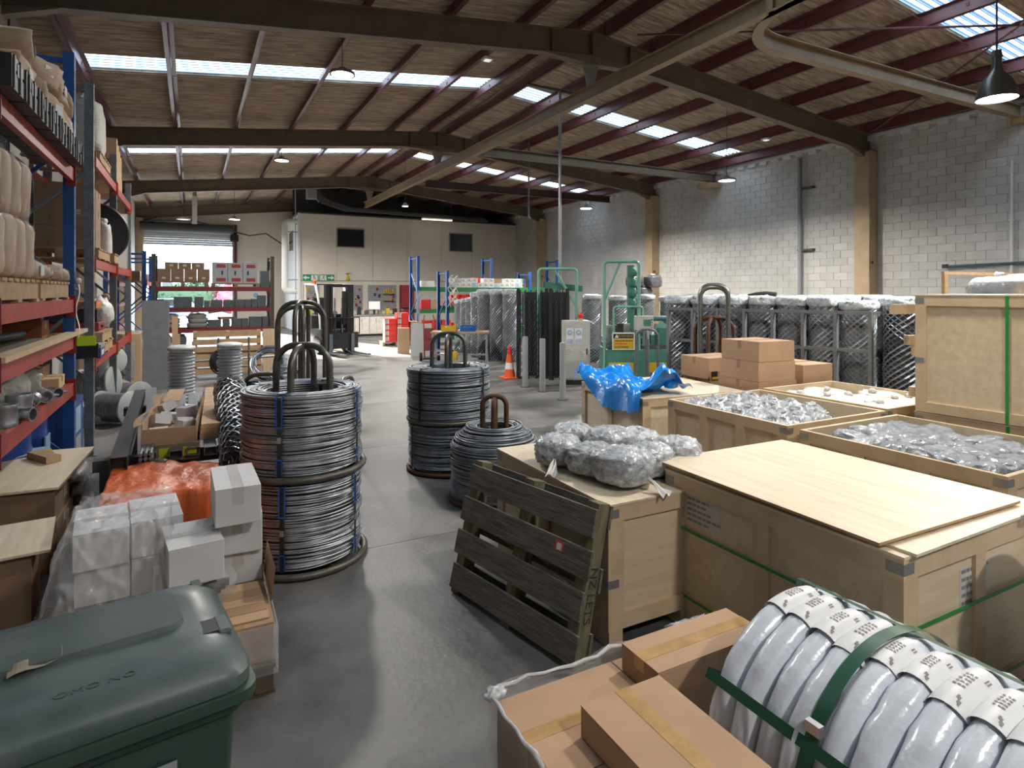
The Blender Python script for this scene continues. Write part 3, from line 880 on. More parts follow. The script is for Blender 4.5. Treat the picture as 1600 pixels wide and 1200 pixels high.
# tall paper bundles standing on two pallets, level z = 1.82
for i, y in enumerate((5.15, 6.42)):
    pallet('wooden pallet under the paper bundles, %s' % ('half out of the picture' if i == 0 else 'beside the blue upright'), (-1.42, y, 1.825), .8, 1.18, 0, PINED, 'pallets in the near rack', nb=8, h=.16)
rg = random.Random(3)
bun = [MB().blob(.12, .12, .21, .38, .05, 1.8, 20 + k, 14, 10).mesh('bundle_skin', PAPER, 'all') for k in range(3)]
bfilm = MB().blob(.125, .125, .216, .38, .06, 1.8, 20, 14, 10).mesh('bundle_film', FILM, 'all')
def bundle(loc, lab, grp, k, rot=(0, 0, 0), sc=1):
    t = thing('paper_bundle', lab, 'bundle', loc, 0, grp, rot)
    put('wrapping', bun[k % 3], t, None, None, 0, (sc, sc, sc))
    put('film', bfilm, t, None, None, 0, (sc, sc, sc))
for iy in range(4):
    for ix in range(3):
        bundle((-1.15 - ix * .27, 4.75 + iy * .27, 1.985), 'film wrapped kraft bundle, lower tier, %s row from the aisle, %s from the picture edge' % (ORD[ix], ORD[iy]), 'lower tier of paper bundles', ix + iy)
for iy in range(4):
    for ix in range(2):
        if (iy, ix) == (3, 1): continue
        bundle((-1.17 - ix * .28, 4.73 + iy * .27, 2.41), 'film wrapped kraft bundle, upper tier, %s row from the aisle, %s from the picture edge' % (ORD[ix], ORD[iy]), 'upper tier of paper bundles', ix + iy + 1, (0, 0, .2 * ix))
bundle((-1.2, 4.8, 2.83), 'kraft paper bundle on top of the upper tier, crinkled film cap', None, 1)
for i, (y, s_) in enumerate(((5.98, .9), (6.32, .8), (6.66, .85), (6.98, .75))):
    sack('%s brown bag in clear film on the pallet by the blue upright' % ('leftmost', 'second', 'third', 'last')[i], (-1.2, y, 1.985), .2 * i, i, (.9, .6, .55 * s_), 'low bags on the pallet', film=True)
t = thing('fabric_tie', 'pale loose strap hanging from the rack shelf beside the blue upright', 'strap', (-.985, 7.22, 1.45))
MB().grid(lambda u, v: (.015 * math.sin(v * 9), (u - .5) * .07, .55 * (1 - v)), 2, 14).build('strap', WPAPER, t, 'all')
MB().blob(.03, .04, .03, .7, .2, 2, 3, 8, 6, (0, 0, .52)).build('knot', WPAPER, t, 'all')
# level z = 1.47: timber boards, pipe, boxes
for i, (x, y0, y1, w_, lab) in enumerate(((-1.02, 4.55, 7.75, .10, 'pale timber board lying along the shelf front and sticking out'), (-1.15, 4.55, 6.3, .12, 'grey timber board lying behind the pale one'))):
    t = thing('timber_board', lab, 'board', (x, (y0 + y1) / 2, 1.475))
    bx('board', PINE if i == 0 else WEATH, t, -w_ / 2, w_ / 2, -(y1 - y0) / 2, (y1 - y0) / 2, 0, .035)
    bx('end_grain', PINED, t, -w_ / 2, w_ / 2, (y1 - y0) / 2, (y1 - y0) / 2 + .002, 0, .035)
tag(MB().tube([(-1.3, 4.6, 1.54), (-1.45, 6.2, 1.52)], .05, 10).build('steel_pipe', NAVY, None, True), 'dark blue pipe lying on the middle shelf of the near rack', 'pipe')
tag(MB().tube([(-1.55, 4.6, 1.52), (-1.3, 6.6, 1.53)], .035, 10).build('steel_pipe', DGALV, None, True), 'grey pipe lying across the middle shelf of the near rack', 'pipe')
carton('orange-brown box at the end of the middle shelf by the blue upright', (-1.35, 6.85, 1.475), .35, .3, .16, 0, mk('rust_card', (.33, .12, .05), .8), tape=CTAPE)
carton('small tan box on the orange-brown box', (-1.35, 6.85, 1.636), .3, .26, .12, .1, CARDD)
# level z = 1.02: fittings in bags
carton('long cardboard box at the end of the fittings shelf', (-1.42, 6.75, 1.025), .5, .5, .2, 0, CARDD)
carton('open tan box standing on the long cardboard box', (-1.5, 6.8, 1.23), .4, .4, .14, .1, CARD)
carton('low pale box at the shelf edge beside the bags', (-1.12, 6.82, 1.025), .14, .4, .1, .05, CARDL)
for i, (y, s_, lab) in enumerate(((5.75, 1.25, 'largest'), (6.2, 1.0, 'middle'), (6.5, .75, 'smallest'), (5.15, .9, 'half hidden'))):
    t = thing('fittings_bag', '%s clear plastic bag of fittings on the dusty shelf' % lab, 'bag', (-1.35, y, 1.025), i, 'bags of fittings')
    MB().blob(.2 * s_, .24 * s_, .13 * s_, .7, .16, 2, 30 + i, 18, 12).build('bag', mk('dusty_bag', (.32, .31, .27), .35, var=.25, scale=9, bump=.8, bscale=16), t, 'all')
    MB().blob(.05, .13, .04, .8, .2, 2, 40 + i, 10, 8, (.1 * s_, .2 * s_, .1 * s_)).build('twisted_neck', mk('dusty_bag', (0, 0, 0)), t, 'all')
cpl = MB()
cpl.lathe([(.05, 0), (.052, .01), (.05, .02), (.046, .055), (.05, .09), (.052, .1), (.05, .11), (.04, .11), (.04, 0)], 20)
cplm = cpl.mesh('coupling_body', GALV, True)
bolm = MB().lathe([(.012, 0), (.012, .02), (.008, .02), (.008, .04)], 6).mesh('bolt', STEEL)
def coupling(loc, rot, sc, lab):
    t = thing('pipe_coupling', lab, 'fitting', loc, 0, 'galvanised pipe fittings', rot)
    put('sleeve', cplm, t, None, None, 0, (sc, sc, sc))
    for z in (.03, .08):
        put('bolt', bolm, t, (.05 * sc, 0, z * sc), (0, R(90), 0))
coupling((-1.05, 5.28, 1.022), (0, 0, .5), 1.55, 'largest galvanised coupling standing upright on the shelf edge')
coupling((-1.07, 5.02, 1.022), (0, 0, .9), 1.3, 'upright coupling nearest the picture edge')
for i, (y, z) in enumerate(((5.56, .07), (5.8, .065), (6.0, .06), (6.17, .055))):
    coupling((-1.09 + .02 * i, y, 1.022 + z * .9), (R(90), 0, .35 * i - .3), 1.15 - .08 * i, '%s coupling lying in the row along the shelf edge' % ('first', 'second', 'third', 'last')[i])
coupling((-1.04, 5.14, 1.075), (R(90), 0, 1.2), .95, 'small coupling lying between the two upright ones')
# floor under near rack: blue drums, boxes with a plywood sheet
for i, y in enumerate((6.2, 6.83)):
    t = thing('blue_drum', 'dark blue plastic drum under the rack, %s' % ('behind the plywood' if i == 0 else 'beside the blue upright'), 'drum', (-1.45, y, 0), 0, 'blue drums')
    MB().lathe([(.26, 0), (.29, .03), (.29, .25), (.30, .28), (.29, .31), (.29, .58), (.30, .61), (.29, .64), (.29, .82), (.27, .86), (.25, .86), (.25, .83)], 28).build('body', DRUM, t, True)
    MB().lathe([(.045, 0), (.045, .03)], 12, (.12, 0, .83)).build('bung', BLACK, t)
    bx('label', CYAN, t, .285, .297, -.1, .1, .4, .6)
t = thing('blue_cabinet', 'blue cabinet side standing beyond the blue upright', 'cabinet', (-1.25, 7.75, 0))
bx('side', mk('cab_blue', (.02, .06, .2), .5), t, -.2, .2, -.3, .3, 0, .78)
bx('notice', CYAN, t, .2, .205, -.2, .1, .45, .7)
bx('notice', GREYP, t, .2, .205, -.2, .1, .15, .4)
pallet('dark pallet under the wrapped boxes by the near rack', (-1.3, 5.62, 0), .95, 1.15, 0, CARDD)
for i, (x, y, z, w_, d_, h_, lab) in enumerate(((-1.05, 5.35, .15, .48, .56, .19, 'dusty lower carton with a grey label nearest the picture edge'), (-1.05, 5.93, .15, .46, .56, .19, 'dusty lower carton on the pallet end by the blue upright'),
        (-1.52, 5.62, .15, .42, 1.1, .42, 'dusty tall carton at the back of the pallet'), (-1.05, 5.35, .342, .46, .56, .22, 'upper carton with a white label under the plywood'), (-1.06, 5.93, .342, .45, .54, .22, 'upper carton under the plywood corner'))):
    carton(lab, (x, y, z), w_, d_, h_, 0, CARDD, 'cartons under the plywood sheet', sticker=('+x', .12, h_ * .5, .1, .1) if i in (0, 3) else None)
for i in range(4):
    t = thing('plastic_bag', '%s bag of brown film bulging from the wrapped cartons' % ('topmost', 'second', 'third', 'lowest')[i], 'bag', (-.78, 5.75 + .1 * i, .43 - .11 * i), 0, 'bags bulging from the cartons')
    MB().blob(.06, .2, .06, .7, .2, 2, 50 + i, 14, 10).build('film', BAGF, t, 'all')
    MB().blob(.045, .17, .045, .7, .2, 2, 60 + i, 12, 8, (0, 0, .01)).build('contents', CARDD, t, 'all')
t = thing('plywood_sheet', 'pale plywood sheet lying on the wrapped cartons by the near rack', 'sheet', (-1.16, 5.62, .572), R(-3))
bx('sheet', PLYY, t, -.46, .40, -.58, .6, 0, .016)
bx('edge', PINED, t, .40, .402, -.58, .6, 0, .016)
t = thing('timber_block', 'brown timber offcut lying on the plywood sheet', 'timber', (-1.02, 5.88, .59), R(-58))
bx('block', PINED, t, -.16, .16, -.05, .05, 0, .05, .003)
bx('end_grain', CARDL, t, .16, .161, -.05, .05, 0, .05)
t = thing('folder', 'blue and yellow folder under the timber offcut', 'folder', (-1.22, 6.15, .589), .3)
bx('cover', CYAN, t, -.2, .2, -.13, .13, 0, .012); bx('tab', YEL, t, .06, .2, -.13, .0, .012, .014)
carton('tan carton at the left picture edge below the plywood', (-1.02, 4.45, .0), .42, .5, .45, .1, CARDD)
t = thing('plywood_offcut', 'pale plywood offcut on the carton at the left picture edge', 'sheet', (-1.0, 4.45, .452), .12)
bx('sheet', PLYY, t, -.28, .27, -.3, .3, 0, .014); bx('edge', PINED, t, .27, .272, -.3, .3, 0, .014)
# --- second rack contents
pallet('pallet under the white woven bag on the second rack top', (-1.4, 9.6, 3.51), .8, 1.1, 0, PINED, 'pallets in the second rack', h=.13)
t = thing('bulk_bag', 'white woven bulk bag on top of the second rack', 'sack', (-1.32, 9.55, 3.645))
MB().blob(.3, .42, .36, .35, .06, 1.8, 71, 20, 14).build('bag', mk('woven_white', (.46, .45, .42), .6, var=.12, scale=7, bump=.6, bscale=12, bstretch=(1, 1, 4)), t, 'all')
for s in (-1, 1): tubep('lifting_loop', WPAPER, t, [(.1, s * .3, .66), (.14, s * .33, .78), (.1, s * .38, .66)], .015, 6)
sack('long brown bag beside the white bulk bag', (-1.25, 10.45, 3.51), 0, 2, (.8, 1.0, 1.2), film=True)
t = thing('plank_bundle', 'pale boards standing at the end of the second rack top', 'boards', (-1.15, 11.5, 3.51))
for k in range(4): bx('plank', CARDL, t, -.14, .12, -.35 + k * .2, -.2 + k * .2, 0, .75 - .06 * k)
carton('wide cardboard carton on the second rack top', (-1.4, 12.4, 3.51), .6, .8, .35, 0, CARD)
pallet('pallet carrying dark cartons in the second rack middle level', (-1.4, 9.5, 2.29), .8, 1.15, 0, PINED, 'pallets in the second rack', h=.14)
q = 0
for iy in range(2):
    for iz in range(3):
        carton('brown carton %s of the %s stack in the second rack' % (('at the bottom', 'in the middle', 'on top')[iz], ('nearer', 'farther')[iy]), (-1.38, 9.23 + iy * .5, 2.432 + iz * .262), .55, .46, .26, 0, CARDD, 'cartons in the second rack', sticker=('-y', .12, .17, .12, .06) if iz == 1 else None, bevel=0)
t = thing('black_disc', 'large black drum disc standing in the second rack', 'disc', (-1.25, 10.6, 2.29))
MB().lathe([(.0, -.06), (.42, -.06), (.44, -.04), (.44, .04), (.42, .06), (0, .06)], 36, (0, .0, .45), 'y').build('disc', BLACK, t, True)
MB().lathe([(.08, -.075), (.08, .075)], 16, (0, 0, .45), 'y').build('hub', DGREY, t, True)
t = thing('film_roll', 'crumpled film covered roll leaning by the black disc', 'roll', (-1.1, 10.25, 2.29))
MB().blob(.1, .12, .28, .6, .12, 2, 77, 14, 12).build('film', BAGW, t, 'all'); MB().blob(.05, .05, .05, .7, .2, 2, 7, 10, 6, (0, 0, .54)).build('knot', BAGW, t, 'all')
pallet('small pallet stack end with square cut timbers in the second rack', (-1.3, 10.35, 2.29), .7, .5, 0, PINED, 'pallets in the second rack', h=.14, nb=4)
t = thing('white_board', 'pale board leaning at the far end of the second rack', 'board', (-1.3, 12.5, 2.29), 0)
bx('board', WHITEP, t, -.35, .3, -.03, .03, 0, .95); bx('edge', GREYP, t, .3, .31, -.03, .03, 0, .95)
carton('tan carton beside the pale leaning board', (-1.35, 11.7, 2.29), .5, .5, .3, 0, CARDL)
# low level z = 1.25
pallet('upper of two stacked pallets in the second rack', (-1.35, 9.55, 1.25), .75, 1.0, 0, PINED, 'pallets in the second rack', nb=5, h=.14)
pallet('lower of two stacked pallets in the second rack', (-1.35, 9.6, 1.105), .75, 1.1, 0, PINED, 'pallets in the second rack', nb=5, h=.14)
carton('orange topped box on a dark case in the second rack', (-1.32, 9.5, 1.68), .5, .5, .09, 0, mk('orange_card', (.5, .15, .03), .6), tape=CTAPE)
t = thing('dark_case', 'dark tool case under the orange topped box', 'case', (-1.32, 9.5, 1.51))
bx('shell', BLACK, t, -.26, .26, -.26, .26, 0, .165, .01); bx('latch', STEEL, t, .26, .27, -.1, -.05, .06, .11); bx('latch', STEEL, t, .26, .27, .06, .11, .06, .11)
t = thing('red_case', 'flat red case under the dark tool case', 'case', (-1.32, 9.5, 1.395))
bx('shell', DRED, t, -.28, .28, -.3, .3, 0, .11, .01); bx('handle', BLACK, t, .28, .3, -.08, .08, .04, .07)
t = thing('film_bundle', 'bundle of loose film sagging beside the orange box', 'bundle', (-1.12, 10.15, 1.395))
MB().blob(.14, .16, .2, .7, .2, 2, 81, 16, 12).build('film', BAGW, t, 'all'); MB().blob(.05, .05, .05, .7, .2, 2, 8, 10, 6, (.05, .05, .37)).build('knot', CARDD, t, 'all')
t = thing('boxed_tool', 'dark boxed tool on the rack foot by the grey upright', 'box', (-1.1, 8.85, 1.105))
bx('body', NAVY, t, -.14, .14, -.2, .2, 0, .12, .004); bx('lid', GREYP, t, -.145, .145, -.205, .205, .12, .16); bx('label', WPAPER, t, .14, .143, -.12, .1, .03, .09)
t = thing('lime_sign', 'lime yellow price card hanging on the grey upright', 'card', (-1.06, 8.36, 1.28), R(-90))
bx('card', LIME, t, -.012, .0, -.09, .09, 0, .11); bx('backing', BLACK, t, -.05, -.012, -.11, .11, -.14, .02)
# floor: wire reels, wrapped goods, grey panel
reel_me = MB().lathe([(.05, -.24), (.22, -.24), (.235, -.23), (.235, -.21), (.19, -.2), (.19, .2), (.235, .21), (.235, .23), (.22, .24), (.05, .24)], 28, (0, 0, 0), 'z').mesh('spool', mk('reel_grey', (.36, .38, .38), .5, .2, var=.1), True)
rwm = MB()
for k in range(14): rwm.tube(arc((0, 0, -.19 + k * .029), .198, 0, 350, 24, 'xy'), .012, 4, True)
rw_me = rwm.mesh('winding', MESHW, True)
def reel(loc, rot, lab, sc=1):
    t = thing('wire_reel', lab, 'reel', loc, 0, 'grey wire reels on the floor', rot)
    put('spool', reel_me, t, None, None, 0, (sc, sc, sc)); put('winding', rw_me, t, None, None, 0, (sc, sc, sc))
reel((-1.28, 12.2, .72), (R(80), 0, .5), 'topmost grey wire reel on the heap under the second rack')
reel((-1.25, 10.95, .52), (R(85), 0, 1.2), 'grey wire reel in the heap with its disc facing the aisle')
reel((-.88, 11.4, .24), (R(90), 0, .7), 'grey wire reel lying at the aisle edge, its rim toward the door')
reel((-.98, 10.35, .235), (R(90), 0, 1.0), 'nearest grey wire reel lying in front of the heap')
t = thing('wrapped_goods', 'film wrapped heap of goods under the reels', 'goods', (-1.35, 10.9, 0))
MB().blob(.35, .5, .15, .6, .15, 2, 85, 18, 12).build('goods', BAGW, t, 'all'); MB().blob(.2, .25, .1, .7, .2, 2, 86, 14, 8, (.2, -.4, 0)).build('loose_film', BAGF, t, 'all')
t = thing('wrapped_pallet_load', 'film wrapped load of tan cartons on the floor beyond the reels', 'goods', (-1.2, 13.9, 0))
bx('load', CARDL, t, -.4, .35, -.45, .45, .14, 1.1, .01)
MB().blob(.39, .47, .5, .3, .04, 2, 87, 18, 12, (0, 0, .13)).build('film', BAGF, t, 'all')
for k in range(3): bx('pallet_runner', PINED, t, -.4, .35, -.4 + k * .36, -.3 + k * .36, 0, .14)
t = thing('grey_sheet', 'tall grey sheet leaning upright by the end of the second rack', 'sheet', (-.62, 13.55, 0))
bx('sheet', mk('sheet_grey', (.23, .245, .26), .5, .3), t, -.22, .22, -.02, .02, 0, 1.72); bx('edge', GALV, t, .22, .23, -.02, .02, 0, 1.72)
t = thing('timber_upright', 'tan timber length standing beside the grey sheet', 'timber', (-.28, 13.75, 0))
bx('post', CARDL, t, -.07, .07, -.05, .05, 0, 1.05); bx('post', CARDL, t, -.07, .03, -.04, .06, 1.05, 1.4)
# items on short far rack
for i, y in enumerate((18.0, 18.9, 19.9, 21.0)):
    carton('small dark carton on the short far rack, %s from the near post' % ('first', 'second', 'third', 'last')[i], (-1.4, y, 2.155), .5, .55, .25, 0, CARDD, 'cartons on the short far rack', bevel=0)
# ================================================================ back rack facing the viewer
rack('red beamed rack standing across the view before the roller door', (-.81, 16.8, 0), 0, [2.65], .9, 2.8, [.45, .98, 1.49, 2.0], mk('rack_slate', (.065, .07, .085), .5), DRED, bh=.1, ends=[mk('rack_slate', (0, 0, 0)), mk('rack_brown', (.085, .06, .045), .5)])
pallet('pallet under the brown cartons on the top of the red rack', (-.2, 17.2, 2.0), 1.15, .8, 0, CARDD, nb=4, h=.14)
k = 0
for row in range(3):
    for c in range(4 if row < 2 else 3):
        x = -.68 + c * .285 + (.16 if row == 2 else 0)
        carton('brown carton in the %s row on the red rack, %s from the left' % (('bottom', 'middle', 'top')[row], ('first', 'second', 'third', 'fourth')[c]), (x + .08, 17.0, 2.142 + row * .152), .275, .3, .15, 0, CARDD, 'brown cartons on the red rack', endtape=False, bevel=0, sticker=('-y', .0, .08, .08, .045) if row != 1 else None)
pallet('pallet under the white and red cartons on the red rack', (.98, 17.2, 2.0), 1.1, .8, 0, CARDD, nb=4, h=.1)
for row in range(3):
    for c in range(3):
        if row == 2 and c == 3: continue
        x = .62 + c * .345
        s = 'white carton with %s in the %s row, %s from the left' % (('red print', 'a black slot', 'red print')[row], ('bottom', 'middle', 'top')[row], ('first', 'second', 'third')[c])
        carton(s, (x, 17.0, 2.102 + row * .172), .335, .35, .17, 0, mk('grey_white_card', (.42, .42, .43), .7, var=.06), 'white cartons on the red rack', tape=CTAPE, endtape=False, bevel=0, sticker=('-y', .02, .085, .21, .09, BRED) if row != 1 else ('-y', .05 - .05 * c, .085, .04, .1, BLACK))
def stack(lab, x, y, z, w_, d_, h_, nl, mat, grp=None):
    t = thing('stacked_blocks', lab, 'stack', (x, y, z), 0, grp)
    for k in range(nl): bx('layer', mat, t, -w_ / 2 + .004 * (k % 2), w_ / 2 - .004 * ((k + 1) % 2), -d_ / 2, d_ / 2, k * h_ / nl + .002, (k + 1) * h_ / nl)
SLATE = mk('slate_block', (.10, .115, .125), .6, var=.18, scale=8)
stack('tall dark stack at the right end of the red rack top', 1.72 - .05, 17.0, 2.0, .22, .3, .42, 5, SLATE)
xs2 = [(-.68, .14, .22, 'blue black'), (-.2, .4, .27, 'wide'), (.15, .2, .27, 'narrow'), (.33, .12, .17, 'low'), (.55, .26, .19, 'crumpled'), (.83, .24, .19, 'smooth'), (1.08, .2, .2, 'plain'), (1.27, .14, .2, 'very dark'), (1.42, .14, .21, 'grey'), (1.6, .2, .3, 'tallest')]
for x, w_, h_, l in xs2:
    stack('%s slate coloured stack on the middle shelf of the red rack' % l, x, 17.1, 1.49, w_, .35, h_, 2, SLATE, 'slate stacks on the middle shelf')
for x, w_, h_, l in ((.5, .3, .2, 'pale faced'), (.77, .16, .2, 'narrow'), (1.0, .22, .22, 'black'), (1.2, .16, .22, 'second black'), (1.45, .28, .26, 'wide'), (1.68, .14, .26, 'last')):
    stack('%s slate coloured stack on the lower shelf of the red rack' % l, x, 17.1, .98, w_, .35, h_, 3, SLATE, 'slate stacks on the lower shelf')
for x, z, l in ((-.5, .98, 'left post'), (.12, .98, 'middle of the shelf')):
    t = thing('grey_sacks', 'heaped pale grey sacks on the lower shelf by the %s' % l, 'sacks', (x, 17.1, z), 0, 'grey sack heaps')
    for k in range(3): MB().blob(.24 - .02 * k, .22, .075, .6, .1, 2, 90 + k, 16, 10, (.02 * (k % 2), 0, .11 * k)).build('sack', mk('grey_sack', (.30, .29, .28), .6, var=.15, bump=.5), t, 'all')
for x, l, mt in ((-.6, 'pale', BAGW), (-.28, 'dark', SLATE)):
    t = thing('bottom_sack', '%s sack on the bottom shelf behind the duct roll' % l, 'sack', (x, 17.1, .45))
    MB().blob(.16, .2, .2, .6, .08, 2, 95, 14, 10).build('sack', mt, t, 'all'); MB().blob(.05, .05, .04, .7, .2, 2, 5, 8, 6, (0, 0, .38)).build('neck', mt, t, 'all')
carton('flat orange brown carton lying on the lower shelf', (.78, 17.2, 1.185), .35, .3, .06, .2, CARD, endtape=False)
# timber pallets on edge and the pipe rail in front of the red rack
for i, (x, l) in enumerate(((.72, 'wide old timber pallet standing on edge before the red rack'),)):
    t = thing('upright_pallet', l, 'pallet', (x, 15.2, 0), 0, None, (R(-6), 0, 0))
    for k in range(6): bx('slat', PINED, t, -.7, .7, -.02, .02, .04 + k * .165, .16 + k * .165)
    for xx in (-.66, 0, .66): bx('stringer', PINE, t, xx - .04, xx + .04, .02, .11, .02, 1.02)
    for k in range(3): bx('rear_slat', PINED, t, -.7, .7, .11, .13, .06 + k * .42, .18 + k * .42)
t = thing('timber_crate_side', 'pale upright boarded crate side beside the pallet on edge', 'crate', (1.62, 15.25, 0))
for k in range(4): bx('plank', PINE, t, -.16 + k * .085, -.08 + k * .085, -.02, .02, .02, 1.02)
bx('rail', PINED, t, -.17, .18, .02, .05, .1, .18); bx('rail', PINED, t, -.17, .18, .02, .05, .85, .93)
t = thing('pipe_rail', 'low galvanised pipe rail with posts before the timber pallet', 'rail', (0, 14.4, 0), 0)
tubep('rail', DGALV, t, [(-.3, 0, .42), (1.75, .1, .45)], .025, 8)
for x in (-.25, .5, 1.1, 1.7): tubep('post', DGALV, t, [(x, .04 * x, .9 if x < 1.5 else .45), (x, .04 * x, 0)], .022, 8); 
for x in (-.25, 1.1): bx('foot', DGALV, t, x - .08, x + .08, -.08, .08, 0, .01)
for x, z in ((-.75, .82), (-.6, .82), (.02, .75)):
    tag(MB().tube([(x, 15.6, 0), (x, 15.6, z)], .02, 6).build('steel_stake', DGALV, None, True), 'thin steel stake standing before the red rack, %s' % ('leftmost' if x < -.7 else 'second' if x < -.3 else 'nearest the timber pallet'), 'stake', 'steel stakes')
# loose coils by the rail
def loose_coil(lab, loc, Rr, r, n_, mat, rot, seed):
    t = thing('loose_wire_coil', lab, 'coil', loc, 0, 'loose wire coils by the rail', rot)
    rg = random.Random(seed); m = MB()
    for k in range(n_):
        a = rg.uniform(0, 6.28); rr = Rr + rg.uniform(-r, r); z = rg.uniform(-r, r) * 1.5
        tx, ty = rg.uniform(-.08, .08), rg.uniform(-.08, .08)
        m.tube([(rr * math.cos(q), rr * math.sin(q), z + tx * math.cos(q) + ty * math.sin(q)) for q in [2 * PI * i / 28 for i in range(28)]], .011, 4, True)
    m.build('strands', mat, t, True)
    for a in (.5, 2.6, 4.7): tubep('tie', BLACK, t, [(Rr * math.cos(a) + q[0] * math.cos(a), Rr * math.sin(a) + q[0] * math.sin(a), q[2]) for q in arc((0, 0, 0), r * 1.5, 0, 330, 8)], .006, 4, True)
loose_coil('black wire coil leaning on the low rail', (.62, 14.15, .42), .24, .06, 22, mk('black_wire', (.02, .02, .022), .4, .3), (R(70), 0, .2), 1)
loose_coil('grey wire coil leaning at the rail end', (1.45, 14.05, .36), .30, .06, 26, DWIRE, (R(62), R(15), -.4), 2)
loose_coil('flat grey wire coil on the floor by the rail', (1.75, 13.5, .1), .30, .05, 20, DWIRE, (R(8), 0, 0), 3)
loose_coil('flat black wire coil on the floor by the duct roll', (-.62, 13.9, .1), .28, .05, 18, mk('black_wire', (0, 0, 0)), (R(6), 0, 0), 4)
# corrugated flexible duct rolls
def duct(lab, loc, h_):
    t = thing('flexible_duct', lab, 'duct', loc, 0, 'upright corrugated duct rolls')
    pr = [(.15, 0)]
    nn = int(h_ / .052)
    for k in range(nn):
        z = k * .052
        pr += [(.165, z + .008), (.193, z + .022), (.196, z + .034), (.17, z + .048)]
    MB().lathe(pr, 28).build('corrugated_wall', mk('duct_foil', (.42, .45, .48), .4, .55, var=.15), t, True)
    MB().blob(.205, .205, .05, .75, .05, 2, 3, 24, 8, (0, 0, h_ - .03)).build('plastic_cap', mk('cap_plastic', (.42, .43, .43), .4), t, 'all')
duct('shorter corrugated duct roll standing near the grey sheet', (-.15, 10.95, 0), .98)
duct('corrugated duct roll standing in the aisle before the black coil', (.56, 11.2, 0), .98)
# ================================================================ long steel sections on a trestle
t = thing('trestle', 'dark steel trestle carrying the long profiles', 'trestle', (-.12, 6.4, 0))
for y in (-1.2, 1.0):
    bx('cross_bar', DGREY, t, -.5, .5, y - .05, y + .05, .62, .70)
    for x in (-.42, .42): bx('leg', DGREY, t, x - .04, x + .04, y - .04, y + .04, 0, .62)
rail = lambda x0, x1, z0, z1, y0, y1, mt, lab, hollow=True, grp='long steel profiles on the trestle': None
def profile(lab, x, z, w_, h_, y0, y1, mat, rz=0.0):
    t = thing('steel_profile', lab, 'steel tube', (x, (y0 + y1) / 2, z), rz, 'long steel profiles on the trestle')
    L_ = (y1 - y0) / 2; q = .005; m = MB()
    m.box(-w_ / 2, w_ / 2, -L_, L_, 0, q).box(-w_ / 2, w_ / 2, -L_, L_, h_ - q, h_).box(-w_ / 2, -w_ / 2 + q, -L_, L_, q, h_ - q).box(w_ / 2 - q, w_ / 2, -L_, L_, q, h_ - q)
    m.build('wall', mat, t)
    bx('plug', BLACK, t, -w_ / 2 + q, w_ / 2 - q, -L_ + .06, -L_ + .07, q, h_ - q)
BLK = mk('black_section', (.045, .05, .056), .35, .3, var=.15)
profile('wide black box section at the left edge of the profiles', -.47, .705, .10, .10, 4.75, 7.9, BLK, R(1.5))
profile('grey box section next to the wide black one', -.34, .705, .07, .09, 4.9, 8.1, DGALV, R(2))
for k in range(5):
    profile('square galvanised tube in the lower row, %s from the right' % ('fifth', 'fourth', 'third', 'second', 'first')[k], -.10 + .11 * k, .705, .085, .06, 4.95 + .05 * (k % 2), 7.6, DGALV)
t = thing('tube_bundle', 'ragged bundle of thin tubes in film beside the black section', 'tubes', (-.27, 4.95, .705))
for k in range(9):
    MB().tube([(-.04 + .03 * (k % 3), -.12, .02 + .03 * (k // 3)), (-.04 + .03 * (k % 3), .5, .02 + .03 * (k // 3))], .013, 7).build('tube', DGALV, t, True)
MB().blob(.07, .09, .06, .7, .25, 2, 99, 14, 10, (.04, -.1, -.09)).build('torn_film', mk('dirty_film', (.10, .08, .06), .4, var=.4, scale=12), t, 'all')
# open cardboard trough of small white boxes
t = thing('open_carton', 'torn open long cardboard carton on the profiles', 'box', (-.12, 5.62, .768), R(-3))
bx('base', CARD, t, -.17, .17, -.5, .75, 0, .008)
bx('side', CARD, t, -.178, -.17, -.5, 1.0, 0, .17); bx('side', CARD, t, .17, .178, -.5, .75, 0, .17); bx('end', CARD, t, -.178, .178, -.51, -.5, 0, .13)
MB().grid(lambda u, v: (-.175 - .05 * v - .03 * math.sin(u * 8), -.5 + 1.5 * u, .17 - .02 * v), 12, 3).build('flap', CARDL, t)
MB().grid(lambda u, v: (.175 + .02 * v, -.3 + 1.05 * u, .17 + .10 * v + .02 * math.sin(u * 9)), 12, 3).build('flap', CARD, t)
bx('flap', CARD, t, -.16, -.02, .75, 1.5, .12, .128)
rg = random.Random(11)
for k in range(9):
    x, y = -.08 + .16 * (k % 2) + rg.uniform(-.02, .02), -.34 + .11 * k
    c, s_ = math.cos(R(-3)), math.sin(R(-3))
    w = carton('small white box tumbled in the torn carton, %s from the near end' % ORD[k], (-.12 + x * c - y * s_, 5.62 + x * s_ + y * c, .79 + .03 * (k % 3)), .12, .09, .075, rg.uniform(-1, 1), WBOX, 'small white boxes in the torn carton', tape=CTAPE, endtape=False, bevel=0, name='small_white_box')
    w.rotation_euler = (rg.uniform(-.5, .5), rg.uniform(-.4, .4), rg.uniform(-1.2, 1.2))
t = thing('lime_card', 'lime yellow card fixed to the carton end above the orange sheet', 'card', (-.08, 5.06, .70), R(-3))
bx('card', LIME, t, -.13, .11, -.012, -.008, 0, .065); bx('backing', CARDD, t, -.15, .13, -.008, .02, -.03, .09)
t = thing('board_stack', 'long stack of brown wrapped boards beside the torn carton', 'boards', (.19, 6.15, .768), R(-2))
for k in range(3): bx('board', CARDL, t, -.105 + .004 * k, .105, -.95, 1.0, k * .04, k * .04 + .038)
